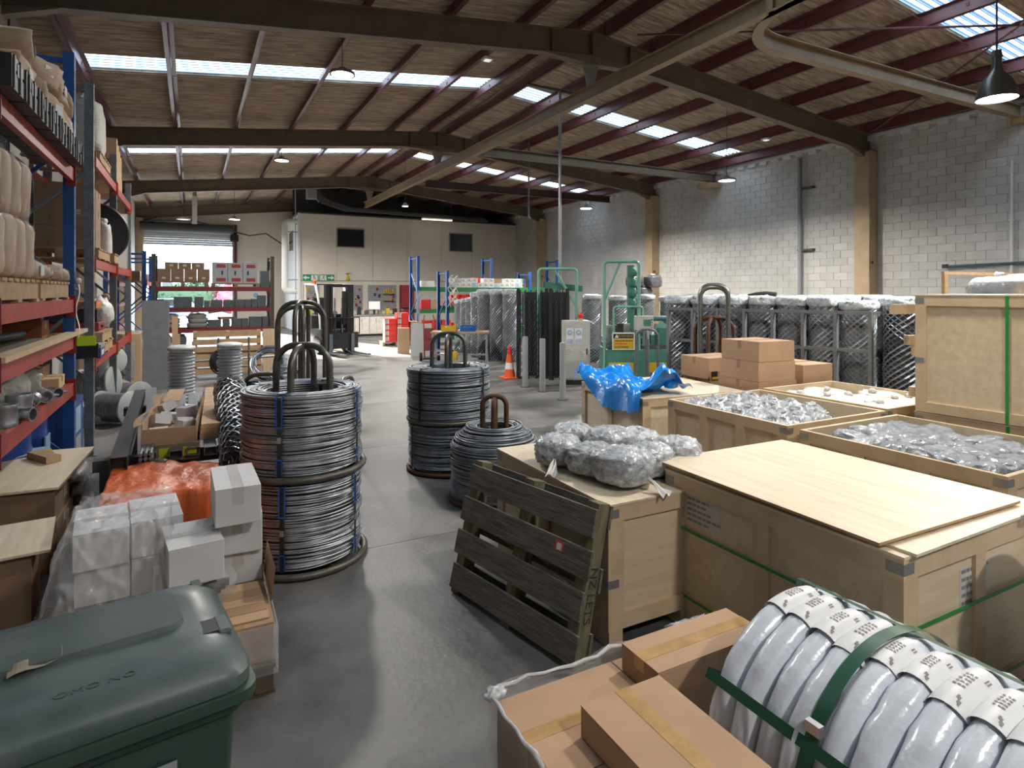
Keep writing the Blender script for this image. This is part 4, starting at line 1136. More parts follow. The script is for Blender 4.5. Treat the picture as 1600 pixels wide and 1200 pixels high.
for k in range(9): bx('joint', CARDD, t, -.1, .105, -.75 + k * .2, -.745 + k * .2, .118, .1185)
barp('edge_channel', DGREY, t, (-.115, -.9, .02), (-.115, 1.0, .05), .012, .07)
# chain-link roll lying at the end of the profiles, dark carton behind
def chainlink(h_, r_, nh=12, turns=None, seg=36, wr=.0075, both=True):
    m = MB()
    turns = turns or h_ / (2 * PI * r_) * 1.0
    for sgn in ((1, -1) if both else (1,)):
        for k in range(nh):
            a0 = 2 * PI * k / nh
            m.tube([(rr * math.cos(a0 + sgn * 2 * PI * turns * i / seg), rr * math.sin(a0 + sgn * 2 * PI * turns * i / seg), h_ * i / seg) for i in range(seg + 1) for rr in (r_ + (.006 if (i + k) % 2 else -.002),)], wr, 3, cap=False)
    return m
t = thing('chain_link_roll', 'chain link roll lying on the profile ends above the orange sheet', 'mesh roll', (.31, 4.80, .66), 0, None, (R(-70), R(3), R(2)))
chainlink(1.15, .125, 11, wr=.006).build('mesh', GALV, t)
MB().lathe([(.0, .0), (.10, .005), (.118, .02), (.118, 1.13), (.0, 1.15)], 20).build('core', MESHD, t, True)
m = MB(); rg = random.Random(5)
for k in range(60):
    a, rr = rg.uniform(0, 6.28), rg.uniform(.02, .12)
    p = Vector((rr * math.cos(a), rr * math.sin(a), .0)); q_ = Vector((rg.uniform(-.05, .05), rg.uniform(-.05, .05), -rg.uniform(.01, .05)))
    m.tube([p, p + q_, p + q_ + Vector((rg.uniform(-.03, .03), rg.uniform(-.03, .03), .03))], .004, 3)
m.build('cut_ends', WIRE, t)
tag(carton('open brown carton with dark lining behind the lying chain link roll', (.5, 7.2, 0), .34, .5, .78, .1, CARD), None).location = (.52, 7.3, 0)
t = thing('black_tray', 'black tray sitting on the brown carton behind the chain link roll', 'tray', (.52, 7.3, .782))
m = MB(); m.box(-.16, .16, -.24, .24, 0, .01).box(-.16, -.15, -.24, .24, .01, .09).box(.15, .16, -.24, .24, .01, .09).box(-.15, .15, -.24, -.23, .01, .09).box(-.15, .15, .23, .24, .01, .09); m.build('shell', BLACK, t)
bx('rim', DGREY, t, -.17, .17, -.25, -.24, .08, .095)
# ================================================================ orange sheeted bundle
t = thing('orange_bundle', 'load covered by a creased orange plastic sheet', 'covered load', (-.15, 4.52, 0))
def orange(u, v):
    # u around from left side over front to the right; v from floor to the top centre
    x = -.40 + .80 * u
    zt = .70
    if v < .5:
        w_ = v / .5
        y = -.36 - .05 * (1 - w_) + .03 * math.sin(u * 23) * (1 - w_ * .6)
        z = zt * w_ - .02 * (1 - w_)
    elif v < .8:
        w_ = (v - .5) / .3
        y, z = -.36 + .72 * w_, zt + .03 * math.sin(u * 5) * w_
    else:
        w_ = (v - .8) / .2
        y, z = .36 + .03 * w_, zt * (1 - w_)
    edge = min(u, 1 - u)
    drop = max(0, (.10 - edge) / .10)
    z = z * (1 - drop)
    x += (-.05 if u < .5 else .05) * drop
    k = noise.noise(Vector((x * 9, y * 5, z * 3))) * .025 + noise.noise(Vector((x * 22, y * 8, z * 3))) * .008
    return (x, y + k, max(.004, z + k * (1 if v > .5 else .3)))
MB().grid(orange, 60, 44).build('orange_sheet', ORTARP, t, 'all')
MB().box(-.34, .34, -.30, .30, .02, .62).build('load', DRED, t)
for x in (-.25, .1): bx('pallet_runner', PINED, t, x - .05, x + .05, -.29, .29, 0, .02)
# ================================================================ pallet of white boxes and cartons
pallet('dark worn pallet under the white boxes and cartons', (-.2, 3.62, 0), 1.1, 1.12, 0, mk('dark_pallet', (.12, .085, .055), .8, var=.25), h=.145)
for i, (x, y, w_, d_, lab) in enumerate(((.19, 3.30, .31, .42, 'tan carton with taped lid at the pallet corner nearest the aisle'), (-.14, 3.32, .32, .46, 'tan carton at the pallet front hidden by the green bin'), (.19, 3.86, .32, .6, 'tan carton under the white box stack'), (-.45, 3.36, .28, .5, 'tan carton at the far left of the pallet front'))):
    carton(lab, (x, y, .147), w_, d_, .18, 0, CARD, 'tan cartons on the worn pallet', along='y')
t = thing('carton_layers', 'loose torn carton flaps and cards lying on the tan carton', 'cardboard', (.2, 3.33, .331))
for k in range(5): bx('card', CARD if k % 2 else CARDL, t, -.16 + .01 * k, .13 - .004 * k, -.20 + .075 * k, -.12 + .075 * k, .004 * k, .004 * k + .006)
MB().grid(lambda u, v: (.155 + .02 * v, -.05 + .4 * u, .0 + .17 * v), 6, 3).build('upright_flap', CARD, t)
t = thing('black_parts_bag', 'clear bag of black parts on the tan carton', 'bag', (.1, 3.42, .36))
MB().blob(.10, .10, .06, .7, .2, 2, 101, 16, 10).build('bag', FILM, t, 'all')
for k in range(6): bx('part', BLACK, t, -.07 + .02 * k, -.03 + .02 * k, -.06 + .015 * k, .03, .015 + .01 * (k % 3), .05 + .01 * (k % 3))
t = thing('black_pipe_pieces', 'black plastic fittings scattered beside the clear bag', 'fittings', (-.04, 3.36, .331))
for k in range(4): MB().tube([(-.06 + .04 * k, -.08, .02), (-.03 + .03 * k, .08, .025 + .01 * (k % 2))], .018, 8).build('fitting', BLACK, t, True)
# white boxes
for i, (z, x, y, w_, d_, h_, rz, lab) in enumerate(((.331, .22, 3.80, .24, .46, .175, 0, 'lowest white box of the stack'), (.508, .22, 3.76, .25, .46, .2, -.04, 'middle white box of the stack'), (.71, .205, 3.62, .215, .46, .19, .02, 'topmost white box of the stack'))):
    carton(lab + ' beside the wire coils', (x, y, z), w_, d_, h_, rz, WBOX, 'white boxes stacked on the worn pallet', tape=CTAPE, along='y')
carton('white box standing forward of the stack with a grey tape strip', (.0, 3.47, .49), .24, .36, .19, .12, WBOX, 'white boxes stacked on the worn pallet', tape=CTAPE)
carton('white box under the forward white box', (-.05, 3.66, .331), .26, .3, .157, .1, WBOX, 'white boxes stacked on the worn pallet', tape=CTAPE)
k = 0
for i, (x, y, z) in enumerate(((-.44, 3.78, .331), (-.2, 3.80, .331), (-.44, 3.74, .52), (-.2, 3.80, .52))):
    carton('white box in the film wrapped block, %s' % ('lower left', 'lower right', 'upper left', 'upper right')[i], (x + .02, y + .1, z), .235, .42, .185, R(6), WBOX, 'film wrapped white boxes', tape=CTAPE)
t = thing('film_cover', 'crumpled clear film draped over the white boxes', 'film', (-.3, 3.72, .145))
def film(u, v):
    x = -.30 + .56 * u
    if v < .45:
        w_ = v / .45; y, z = -.46 + .17 * w_, .62 * w_
    else:
        w_ = (v - .45) / .55; y, z = -.29 + .60 * w_, .62 + .0 * w_
    e = max(0, (.12 - min(u, 1 - u)) / .12)
    z *= 1 - .75 * e
    x += (-.04 if u < .5 else .03) * e
    q = noise.noise(Vector((x * 11, y * 9, z * 8))) * .035 + noise.noise(Vector((x * 30, y * 25, z * 21))) * .014
    q2 = .03 * (.5 - 2.2 * abs(noise.noise(Vector((x * 8 + z * 5, y * 8, z * 6 - x * 4)))))
    return (x + q * .4, y - abs(q) * .9 - max(0, q2) * (1 if v < .45 else .2), max(.19, z + abs(q) + max(0, q2)))
MB().grid(film, 90, 90).build('film', mk('crumpled_film', (.85, .86, .88), .12, var=0, alpha=.28, spec=1.0, bump=1.0, bscale=18), t, 'all')
MB().blob(.12, .03, .04, .8, .3, 2, 105, 18, 8, (.0, -.46, .19)).build('gathered_edge', FILM, t, 'all')
t = thing('stretch_wrap', 'band of stretch film around the tan cartons on the worn pallet', 'film', (-.2, 3.62, .1))
m = MB(); m.box(.558, .562, -.56, .1, 0, .23).box(-.45, .56, -.564, -.56, 0, .23); m.build('band', FILM, t)
m = MB(); rg = random.Random(8)
for k in range(7): m.tube([(.563, -.55, .03 * k + .01), (.564, -.2, .03 * k + rg.uniform(-.01, .03)), (.563, .1, .03 * k + .01)], .003, 3)
m.build('fold', mk('crumpled_film', (0, 0, 0)), t)
# ================================================================ green wheelie bin
t = thing('wheelie_bin', 'dark green two wheeled rubbish bin with closed lid in the foreground', 'bin', (-.215, 1.80, 0), R(8.5))
def taper(w0, d0, z0, w1, d1, z1, rr=.05, n=5):
    def ring(w, d, z):
        out = []
        for cx, cy, a in ((1, 1, 0), (-1, 1, 90), (-1, -1, 180), (1, -1, 270)):
            for i in range(n + 1):
                q = R(a + 90 * i / n); out.append((cx * (w / 2 - rr) + rr * math.cos(q), cy * (d / 2 - rr) + rr * math.sin(q), z))
        return out
    return ring(w0, d0, z0), ring(w1, d1, z1)
def loft(rings, capb=True, capt=True):
    m = MB(); n = len(rings[0]); vs = [v for r_ in rings for v in r_]; fs = []
    for i in range(len(rings) - 1):
        for k in range(n):
            l = (k + 1) % n; fs.append((i * n + k, i * n + l, (i + 1) * n + l, (i + 1) * n + k))
    if capb: fs.append(tuple(reversed(range(n))))
    if capt: fs.append(tuple((len(rings) - 1) * n + k for k in range(n)))
    return m.add(vs, fs)
a, b = taper(.46, .40, .06, .575, .49, .93)
loft([a, b]).build('body', BINM, t, True)
a, b = taper(.60, .515, .90, .62, .535, .925); c, d = taper(.645, .56, .93, .645, .56, .955)
loft([a, b, c, d]).build('rim', BINM, t, True)
a, b = taper(.63, .535, .957, .63, .535, .985, .07); c, d = taper(.615, .52, 1.0, .55, .45, 1.028, .08); e_, f_ = taper(.45, .33, 1.035, .3, .2, 1.037, .08)
lid = loft([a, b, c, d, e_]).build('lid', BINL, t, True)
a, b = taper(.40, .215, 1.026, .385, .20, 1.048, .04); loft([a, b]).build('raised_panel', BINL, lid, True, loc=(.0, .055, 0))
for x in (-.235, .235):
    m = MB(); m.box(-.04, .04, -.035, .035, 0, .004); m.build('recess_shade', BLACK, lid, loc=(x * .95, -.08, 1.0305))  # black plate on the lid stands for the shade inside the grip notch
    m = MB(); m.box(-.016, .016, -.045, .045, 0, .03); m.build('grip_bar', BINL, lid, loc=(x * 1.17, -.08, 1.005), bevel=.006)
for x0, x1 in ((-.29, -.12), (.10, .27)):
    tubep('hinge_pin', BINM, lid, [(x0, .285, .985), (x1, .285, .985)], .013, 8)
    for x in (x0, x1): bx('hinge_lug', BINM, lid, x - .012, x + .012, .25, .30, .96, 1.0)
MB().grid(lambda u, v: (-.16 + .1 * u, -.075 + .05 * v + .03 * u, 1.046 - .016 * v * 0 + .004 * math.sin(u * 7)), 6, 3).build('torn_label', DIRT, lid)
bx('handle', BINM, t, -.22, .22, .29, .32, .90, .94)
lettering('OMO NO', lid, (.0, -.19, 1.0335), (R(7), 0, 0), .024, mk('faint_mark', (.06, .085, .08), .6), 'scrawl', sx=1.5)
s1 = bx('sticker', GREYP, t, .03, .15, -.2505, -.247, .80, .835); s2 = bx('sticker', GREYP, t, -.05, .0, -.2505, -.247, .80, .84)
print_lines(t, (.03, -.251, .80), (1, 0, 0), (0, 0, 1), .12, .03, 2, INK, 4)
for x in (-.21, .21):
    MB().lathe([(.02, -.025), (.1, -.025), (.1, .025), (.02, .025)], 20, (x, .23, .1), 'x').build('wheel', RUBBER, t, True)
t = thing('cable_tangle', 'black tangled cable hanging at the lower left picture edge', 'cable', (-.47, 1.43, 0))
m = MB(); rg = random.Random(21)
for k in range(5):
    p = [Vector((rg.uniform(-.05, .05), rg.uniform(-.05, .05), 1.03 - .11 * i + rg.uniform(-.05, .05))) for i in range(10)]
    m.tube(p, .006, 5)
m.build('loops', BLACK, t, True)
tubep('main_run', BLACK, t, [(-.02, 0, 0), (.03, .02, .4), (-.02, -.02, .8), (.0, .0, 1.05), (-.04, .05, 1.1)], .009, 6)
# ================================================================ wire coils on steel carriers
def wire_coil(lab, loc, Ro, h_, Ri, mat, seed, shoulder=0.0, wr=.0062, straps=(), top=None, guards=True):
    t = thing('wire_coil', lab, 'wire coil', loc, 0, 'coils of steel wire in the aisle')
    rg = random.Random(seed); m = MB(); n = 56
    z = wr
    while z < h_ - wr:
        f = z / h_
        rr = Ro + rg.uniform(-.010, .004) - (.012 * math.sin(f * PI * 3 + seed) ** 2)
        if shoulder and f > 1 - shoulder:
            q = (f - (1 - shoulder)) / shoulder
            rr -= (Ro - Ri) * .62 * q ** 1.5
        tl, ph = rg.uniform(0, .018), rg.uniform(0, 6.28)
        ex, ep = rg.uniform(0, .006), rg.uniform(0, 6.28)
        m.tube([((rr + ex * math.cos(2 * a - ep)) * math.cos(a), (rr + ex * math.cos(2 * a - ep)) * math.sin(a), min(h_ + .005, max(.004, z + tl * math.cos(a - ph)))) for a in [2 * PI * i / n for i in range(n)]], wr * rg.uniform(.8, 1.25), 5, True)
        z += wr * 1.25
    # top face windings
    r0 = Ri
    r1 = Ro - ((Ro - Ri) * .62 if shoulder else 0)
    rr = r0
    while rr < r1:
        f = (rr - r0) / max(.01, r1 - r0)
        zz = h_ - .012 + (0.012 * math.sin(f * PI)) + rg.uniform(-.008, .004)
        cx, cy = rg.uniform(-.01, .01), rg.uniform(-.01, .01)
        m.tube([(cx + rr * math.cos(a), cy + rr * math.sin(a), zz) for a in [2 * PI * i / n for i in range(n)]], wr, 5, True)
        rr += wr * 1.5
    # inner windings
    z = wr * 2
    while z < h_ - wr:
        rr = Ri + rg.uniform(-.006, .008)
        m.tube([(rr * math.cos(a), rr * math.sin(a), z) for a in [2 * PI * i / 28 for i in range(28)]], wr * 1.3, 4, True)
        z += wr * 2.6
    m.build('windings', mat, t, 'all')
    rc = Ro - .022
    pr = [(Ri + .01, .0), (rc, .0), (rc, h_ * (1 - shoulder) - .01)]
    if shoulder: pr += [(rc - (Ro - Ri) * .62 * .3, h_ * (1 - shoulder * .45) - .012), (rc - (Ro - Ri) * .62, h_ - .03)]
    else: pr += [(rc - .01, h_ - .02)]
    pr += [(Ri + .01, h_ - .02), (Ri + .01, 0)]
    MB().lathe(pr, 40, cap=False).build('shade_core', mk('wire_shade', (.06, .066, .074), .5, .6, var=.3, scale=40), t, True)  # solid core, darkened to stand for the shade between the windings
    for a in straps:
        c, s_ = math.cos(R(a)), math.sin(R(a))
        u = Vector((-s_, c, 0)) * .016
        def band(name, pts, w_, mt, par):
            m = MB(); vs = []
            for p in pts:
                for q in (-1, 1): vs.append(Vector((p[0] * c, p[0] * s_, p[1])) + u * (q * w_))
            m.add(vs, [(2 * i, 2 * i + 1, 2 * i + 3, 2 * i + 2) for i in range(len(pts) - 1)])
            return m.build(name, mt, par)
        o_ = Ro + .012
        b = band('strap', [(o_, .0), (o_, h_ - .02), (o_ - .03, h_ + .012), (Ri + .02, h_ + .012), (Ri - .012, h_ - .03), (Ri - .012, 0)], .9, BLACK, t)
        if guards:
            g = .004
            for w0, w1 in ((-1.5, -.9), (.9, 1.5)):
                for z0, z1 in ((h_ - .20, h_ - .02), (.02, .12)):
                    m = MB(); o2 = o_ + g
                    vs = [Vector((o2 * c, o2 * s_, z)) + u * q for z in (z0, z1) for q in (w0, w1)]
                    if z0 > .1:
                        vs += [Vector(((o2 - .03) * c, (o2 - .03) * s_, h_ + .016)) + u * q for q in (w0, w1)] + [Vector(((Ri + .05) * c, (Ri + .05) * s_, h_ + .016)) + u * q for q in (w0, w1)]
                        m.add(vs, [(0, 1, 3, 2), (2, 3, 5, 4), (4, 5, 7, 6)])
                    else:
                        m.add(vs, [(0, 1, 3, 2)])
                    m.build('strap_guard', BSTRAP, b)
            for z0 in (h_ - .2, .12):
                m = MB(); vs = [Vector(((o_ + g) * c, (o_ + g) * s_, z)) + u * q for z in (z0 - .012, z0) for q in (-1.5, 1.5)]
                m.add(vs, [(0, 1, 3, 2)]).build('strap_guard', BSTRAP, b)
            m = MB(); vs = [Vector(((o_ + g) * c, (o_ + g) * s_, z)) + u * q for z in (h_ * .42, h_ * .42 + .04) for q in (-.9, .9)]
            m.add(vs, [(0, 1, 3, 2)]).build('buckle', STEEL, b)
    return t
def carrier(lab, loc, Rr, h_, w_, mat, rz=0.0, arches=((0, 1.0), (90, 1.0)), tr=.024, ringm=None, off=0.0):
    t = thing('coil_carrier', lab, 'coil stand', loc, rz, 'bent tube coil carriers')
    if Rr:
        tubep('base_ring', ringm or RING, t, arc((0, 0, tr), Rr, 0, 350, 35, 'xy'), tr, 10, True)
        for a in (0, 90):
            c, s_ = math.cos(R(a)), math.sin(R(a))
            tubep('spoke', ringm or RING, t, [(-Rr * c, -Rr * s_, tr), (Rr * c, Rr * s_, tr)], tr * .7, 6)
    for a, k in arches:
        pts = [(p[0], off, p[2]) for p in arch(w_, h_ * k, w_ * .38, 0, .03)]
        M_ = Matrix.Rotation(R(a), 4, 'Z')
        MB().tube([M_ @ Vector(p) for p in pts], tr, 10).build('arch', mat, t, True)
    return t
# stack 1, nearest
S1 = (.71, 4.60)
carrier('lower carrier ring under the nearest coil stack', (S1[0], S1[1], 0), .435, .50, .40, PIPE, R(20))
wire_coil('lower bright wire coil of the nearest stack, blue guarded straps', (S1[0], S1[1], .05), .405, .57, .26, WIRE, 1, straps=(-42, -117, 48, 138))
carrier('upper carrier with tall bent tube arches on the nearest coil stack', (S1[0], S1[1], .63), .425, .88, .40, PIPE, R(-32), ((0, 1), (90, .985)))
wire_coil('upper bright wire coil of the nearest stack, blue guarded straps', (S1[0], S1[1], .68), .412, .53, .26, WIRE, 2, straps=(-40, -119, 50, 140))
# empty carriers behind
carrier('tall empty carrier of nested tube arches behind the nearest coils', (1.06, 6.95, 0), .46, 1.78, .5, PIPE, R(-25), ((0, 1), (20, .97), (90, 1), (110, .97)))
carrier('low empty carrier arch beside the tall one', (.72, 7.25, 0), 0, .98, .5, PIPE, R(-20), ((0, 1),))
carrier('low empty carrier arch on the far side of the tall one', (1.5, 6.75, 0), 0, .95, .55, PIPE, R(60), ((0, 1),))
# stack 2
S2 = (2.46, 6.15)
carrier('carrier ring under the middle coil stack', (S2[0], S2[1], 0), .43, .40, .36, RUST, R(10), ringm=RUST)
wire_coil('lower dark wire coil of the middle stack', (S2[0] - .02, S2[1], .05), .41, .46, .24, DWIRE, 3, straps=(-60, 190), guards=False)
carrier('upper carrier with tube arches on the middle coil stack', (S2[0], S2[1], .525), .43, .92, .36, PIPE, R(-28), ((0, 1), (90, .97)))
wire_coil('upper dark wire coil of the middle stack', (S2[0], S2[1], .575), .445, .52, .25, DWIRE, 4, straps=(-152, 10, -60), guards=False)
# coil 3
S3 = (2.47, 5.04)
carrier('rusty carrier with an arch in the single wide coil', (S3[0], S3[1], 0), .40, .93, .22, RUST, R(-30), ((0, 1), (90, .97)), ringm=RUST)
wire_coil('single dark wire coil with sloping shoulder beside the crates', (S3[0], S3[1], .05), .405, .62, .17, DWIRE, 5, shoulder=.3, guards=False)
# ================================================================ aisle things
t = thing('traffic_cone', 'orange traffic cone with a white band in the aisle', 'cone', (6.15, 11.8, 0))
bx('base', CONE, t, -.18, .18, -.18, .18, 0, .03, .005)
MB().lathe([(.13, .03), (.1, .2), (.07, .42), (.055, .52)], 20).build('cone', CONE, t, True)
MB().lathe([(.1015, .2), (.082, .34)], 20, cap=False).build('reflective_band', WHITEP, t, True)
MB().lathe([(.055, .52), (.035, .68), (.03, .7), (.0, .7)], 16, cap=False).build('top', RED, t, True)
for i, (x, y, lab) in enumerate(((5.85, 10.55, 'left of the trio beside the cone'), (5.88, 9.93, 'middle of the trio before the black gates'), (5.74, 9.0, 'right of the trio before the control cabinet'))):
    t = thing('bollard', 'grey steel bollard, ' + lab, 'bollard', (x, y, 0), 0, 'bollards in the aisle')
    MB().lathe([(.055, 0), (.055, .98), (.05, 1.0), (0, 1.0)], 16).build('post', GREYP, t, True)
    MB().lathe([(.1, 0), (.1, .012), (.056, .014)], 16).build('flange', DGREY, t)
# folded black expanding gates
def gate(lab, loc, rz, w_, h_, n_):
    t = thing('expanding_gate', lab, 'gate', loc, rz, 'folded expanding gates')
    st = w_ / n_
    for k in range(n_ + 1):
        bx('bar', BLACK, t, -w_ / 2 + k * st - .012, -w_ / 2 + k * st + .012, -.012, .012, .05, h_ - .1 * (k % 2))
    m = MB(); lat = []
    for k in range(n_):
        x = -w_ / 2 + k * st
        mm = MB()
        for q in range(11):
            z = .1 + q * (h_ - .3) / 11
            mm.bar((x, -.02, z), (x + st, -.02, z + .16), .006, .022, (0, 1, 0)).bar((x, .02, z + .16), (x + st, .02, z), .006, .022, (0, 1, 0))
        mm.build('lattice_strip', mk('lattice_grey', (.16, .165, .175), .4, .5) if k % 2 else BLACK, t)
    for x in (-w_ / 2 - .05, w_ / 2 + .05):
        bx('jamb', BLACK, t, x - .035, x + .035, -.03, .03, 0, h_ + .03)
    for k in range(0, n_, 3):
        MB().lathe([(.02, 0), (.03, .02), (.02, .05)], 8, (-w_ / 2 + k * st, 0, 0)).build('caster', BLACK, t)
gate('left folded black lattice gate beside the mesh rolls', (6.55, 11.5, 0), R(-28), .52, 1.93, 9)
gate('right folded black lattice gate behind the pole', (6.95, 11.05, 0), R(-28), .26, 1.93, 5)
t = thing('dark_board', 'dark upright board between the gates and the cabinet', 'board', (7.12, 11.72, 0), R(-28))
bx('board', BLACK, t, -.55, .45, -.03, .03, 0, 1.88); bx('frame', DGREY, t, -.57, -.55, -.04, .04, 0, 1.9)
# control cabinet
t = thing('control_cabinet', 'cream control cabinet with blue safety signs and red beacon', 'cabinet', (6.98, 10.45, 0), R(-25))
bx('body', CREAMM, t, -.27, .27, -.17, .2, .1, 1.30, .006)
bx('door', CREAMM, t, -.25, .25, -.185, -.17, .14, 1.27)
bx('plinth', BLACK, t, -.25, .25, -.15, .18, 0, .1)
bx('handle', BLACK, t, .19, .21, -.2, -.185, .62, .74)
for k in range(6): bx('vent', DGREY, t, .2702, .272, -.06, .09, .40 + k * .045, .42 + k * .045)
bx('keyhole', BLACK, t, .2702, .273, .0, .03, 1.05, 1.09)
for i, x in enumerate((-.15, .03)):
    s = bx('safety_sign', WHITEP, t, x - .07, x + .07, -.189, -.185, .82, 1.15)
    MB().lathe([(.055, -.193), (.055, -.189)], 20, (x, 0, 1.06), 'y').build('blue_symbol', CYAN, t)
    bx('white_symbol', WHITEP, t, x - .025, x + .025, -.195, -.193, 1.05, 1.08)
    bx('blue_text', CYAN, t, x - .06, x + .06, -.192, -.189, .84, .93)
    print_lines(t, (x - .055, -.192, .845), (1, 0, 0), (0, 0, 1), .11, .08, 3, WHITEP, i + 3)
for x, z in ((-.2, .66), (.08, .62)):
    bx('notice', WPAPER, t, x - .06, x + .1, -.189, -.185, z - .05, z + .07)
    print_lines(t, (x - .06, -.189, z - .05), (1, 0, 0), (0, 0, 1), .16, .12, 4, FINK, int(z * 50))
MB().lathe([(.05, 1.30), (.05, 1.34)], 14, (.1, 0, 0)).build('beacon_base', CARDL, t, True)
MB().lathe([(.045, 1.34), (.055, 1.36), (.055, 1.42), (.03, 1.46), (0, 1.46)], 14, (.1, 0, 0)).build('beacon', RED, t, True)
# chain link rolls in the middle distance and in the stillage
rm_ = chainlink(1.8, .2, 15, turns=1.5, seg=44, wr=.0125, both=False); r2_ = chainlink(1.8, .198, 15, turns=-1.5, seg=44, wr=.007, both=False); rm_.add(r2_.v, r2_.f)
roll_me = rm_.mesh('mesh', MESHW)
core_me = MB().lathe([(.0, 0), (.17, 0), (.19, .02), (.19, 1.76), (.12, 1.8), (0, 1.8)], 24).mesh('core', MESHD, True)
wrap_me = [MB().blob(.212, .212, .085, .5, .03, 2.2, 110 + k, 28, 14, (0, 0, 1.655), ridge=.07).mesh('plastic_cap', mk('cap_film', (.34, .37, .40), .16, scale=14, col2=(.58, .61, .64), bump=1, bscale=22, spec=.8), 'all') for k in range(3)]
film_me = MB().lathe([(.215, .35), (.212, .8), (.216, 1.3), (.214, 1.72)], 24, cap=False).mesh('film', mk('roll_film', (.7, .74, .78), .15, var=0, alpha=.16, bump=1, bscale=9), True)
def mesh_roll(lab, loc, grp, k, sc=1.0, r_=1.0, tilt=(0, 0), cap=True, film=True):
    t = thing('mesh_roll', lab, 'mesh roll', loc, 0, grp, (tilt[0], tilt[1], k * 1.3))
    for nm, me in (('mesh', roll_me), ('core', core_me)) + ((('plastic_cap', wrap_me[k % 3]),) if cap else ()) + ((('film', film_me),) if film else ()):
        put(nm, me, t, None, None, 0, (r_, r_, sc))
    return t
for i, (px, py, sc, rr, lab) in enumerate(((7.43, 17.56, 0.9, .92, 'leftmost mesh roll'), (7.43, 17.11, 0.92, .92, 'second mesh roll'), (7.41, 16.67, 0.94, .92, 'third mesh roll'), (7.31, 16.04, 1.03, .92, 'fourth mesh roll, just taller'), (7.24, 15.4, 1.075, .92, 'wide mesh roll standing foremost'), (7.41, 14.97, 1.075, .92, 'wide mesh roll in the middle'), (7.58, 14.54, 1.075, .92, 'wide mesh roll beside the black gate'))):
    mesh_roll(lab + ' of the upright row behind the cone', (px, py, 0), 'upright mesh rolls behind the cone', i, sc, rr)
for i, (px, py, sc) in enumerate(((9.6, 13.6, 1.0), (10.2, 13.2, .98), (10.75, 12.8, 1.0), (11.3, 12.4, .97), (11.9, 12.1, .98), (12.5, 11.7, 1.0))):
    mesh_roll('wrapped mesh roll standing behind the green machine, %s from the left' % ('first', 'second', 'third', 'fourth', 'fifth', 'last')[i], (px, py, 0), 'mesh rolls behind the machine', i + 2, sc, 1.25)
for i in range(3):
    t = thing('film_roll', 'dark film wrapped roll piled on the mesh rolls, %s' % ('lowest', 'upper left', 'upper right')[i], 'roll', ((10.75, 10.55, 10.98)[i], (12.85, 12.95, 12.72)[i], (1.8, 1.99, 1.99)[i]), 0, 'dark rolls on the mesh rolls')
    MB().blob(.22, .18, .10 if i == 0 else .17, .5, .04, 2, 120 + i, 24, 14, ridge=.06).build('film', mk('dark_film', (.10, .10, .11), .3, var=.4, scale=9), t, 'all')
    MB().blob(.06, .06, .03, .7, .2, 2, 12, 8, 6, (0, 0, .18 if i == 0 else .32)).build('knot', BAGW, t, 'all')
# ================================================================ green wire machine
t = thing('wire_machine', 'green wire weaving machine with tube guards and warning plate', 'machine', (8.9, 10.9, 0), R(-27))
bx('base', MGREEN, t, -.75, .85, -.5, .5, 0, .62, .01)
for x0, x1 in ((-.7, -.15), (.1, .65)): bx('hazard_band', YEL, t, x0, x1, -.506, -.5, .12, .34)
bx('bed', DGREY, t, -.7, .8, -.45, .45, .62, .72)
rg = random.Random(4)
for k in range(16):
    x, y, z = rg.uniform(-.65, .7), rg.uniform(-.4, .35), .72
    w_, h_ = rg.uniform(.05, .14), rg.uniform(.1, .5)
    bx('mechanism', (DGREY, STEEL, MGREEN, BLACK)[k % 4], t, x - w_, x + w_, y - .06, y + .06, z, z + h_)
for k in range(6): tubep('shaft', STEEL, t, [(-.6 + .2 * k, -.3, .9 + .05 * (k % 3)), (-.45 + .2 * k, .35, .95 + .06 * (k % 2))], .025, 8)
for x0, x1, y, h_, mt in ((-.78, -.02, -.45, 2.55, LGREEN), (-2.2, -1.35, -.1, 2.40, LGREEN)):
    MB().tube([(x0, y, .02)] + arc((x0 + .08, y, h_ - .08), .08, 180, 90, 4) + arc((x1 - .08, y, h_ - .08), .08, 90, 0, 4) + [(x1, y, .62 if x0 > -1 else .02)], .035, 8).build('guard_frame', mt, t, True)
    tubep('guard_brace', mt, t, [(x0 + .35, y, h_), (x0 if x0 > -1 else x1, y, h_ - .85)], .028, 8)
MB().tube([(-.58, -.48, .72)] + arc((-.52, -.48, 1.5), .06, 180, 90, 4) + arc((.0, -.48, 1.5), .06, 90, 0, 4) + [(.06, -.48, 1.2)], .022, 8).build('guard_frame', LGREEN, t, True)
p = bx('screen_head', CREAMM, t, -.12, .26, -.62, -.4, 1.05, 1.36, .01)
bx('screen', MGREEN, p, .04 - .07, .2 - .07, -.117, -.113, -.06, .08)
for k in range(4): MB().lathe([(.015, -.12), (.015, -.11)], 8, (.15, 0, -.1 + .06 * k), 'y').build('button', (RED, YEL, SGREEN, BLACK)[k], p)
tubep('screen_post', STEEL, t, [(.07, -.5, .7), (.07, -.5, 1.05)], .03, 8)
w = bx('warning_plate', WHITEP, t, -.62, -.13, -.53, -.52, .62, 1.0)
bx('warning_field', YEL, t, -.60, -.15, -.534, -.53, .64, .86); bx('warning_header', BLACK, t, -.60, -.15, -.534, -.53, .87, .97)
lettering('WARNING', t, (-.33, -.536, .92), (R(90), 0, 0), .075, YEL)
m = MB(); m.prism([(-.57, .885), (-.48, .885), (-.525, .96)], -.537, -.535); m.build('warning_triangle', WHITEP, t)
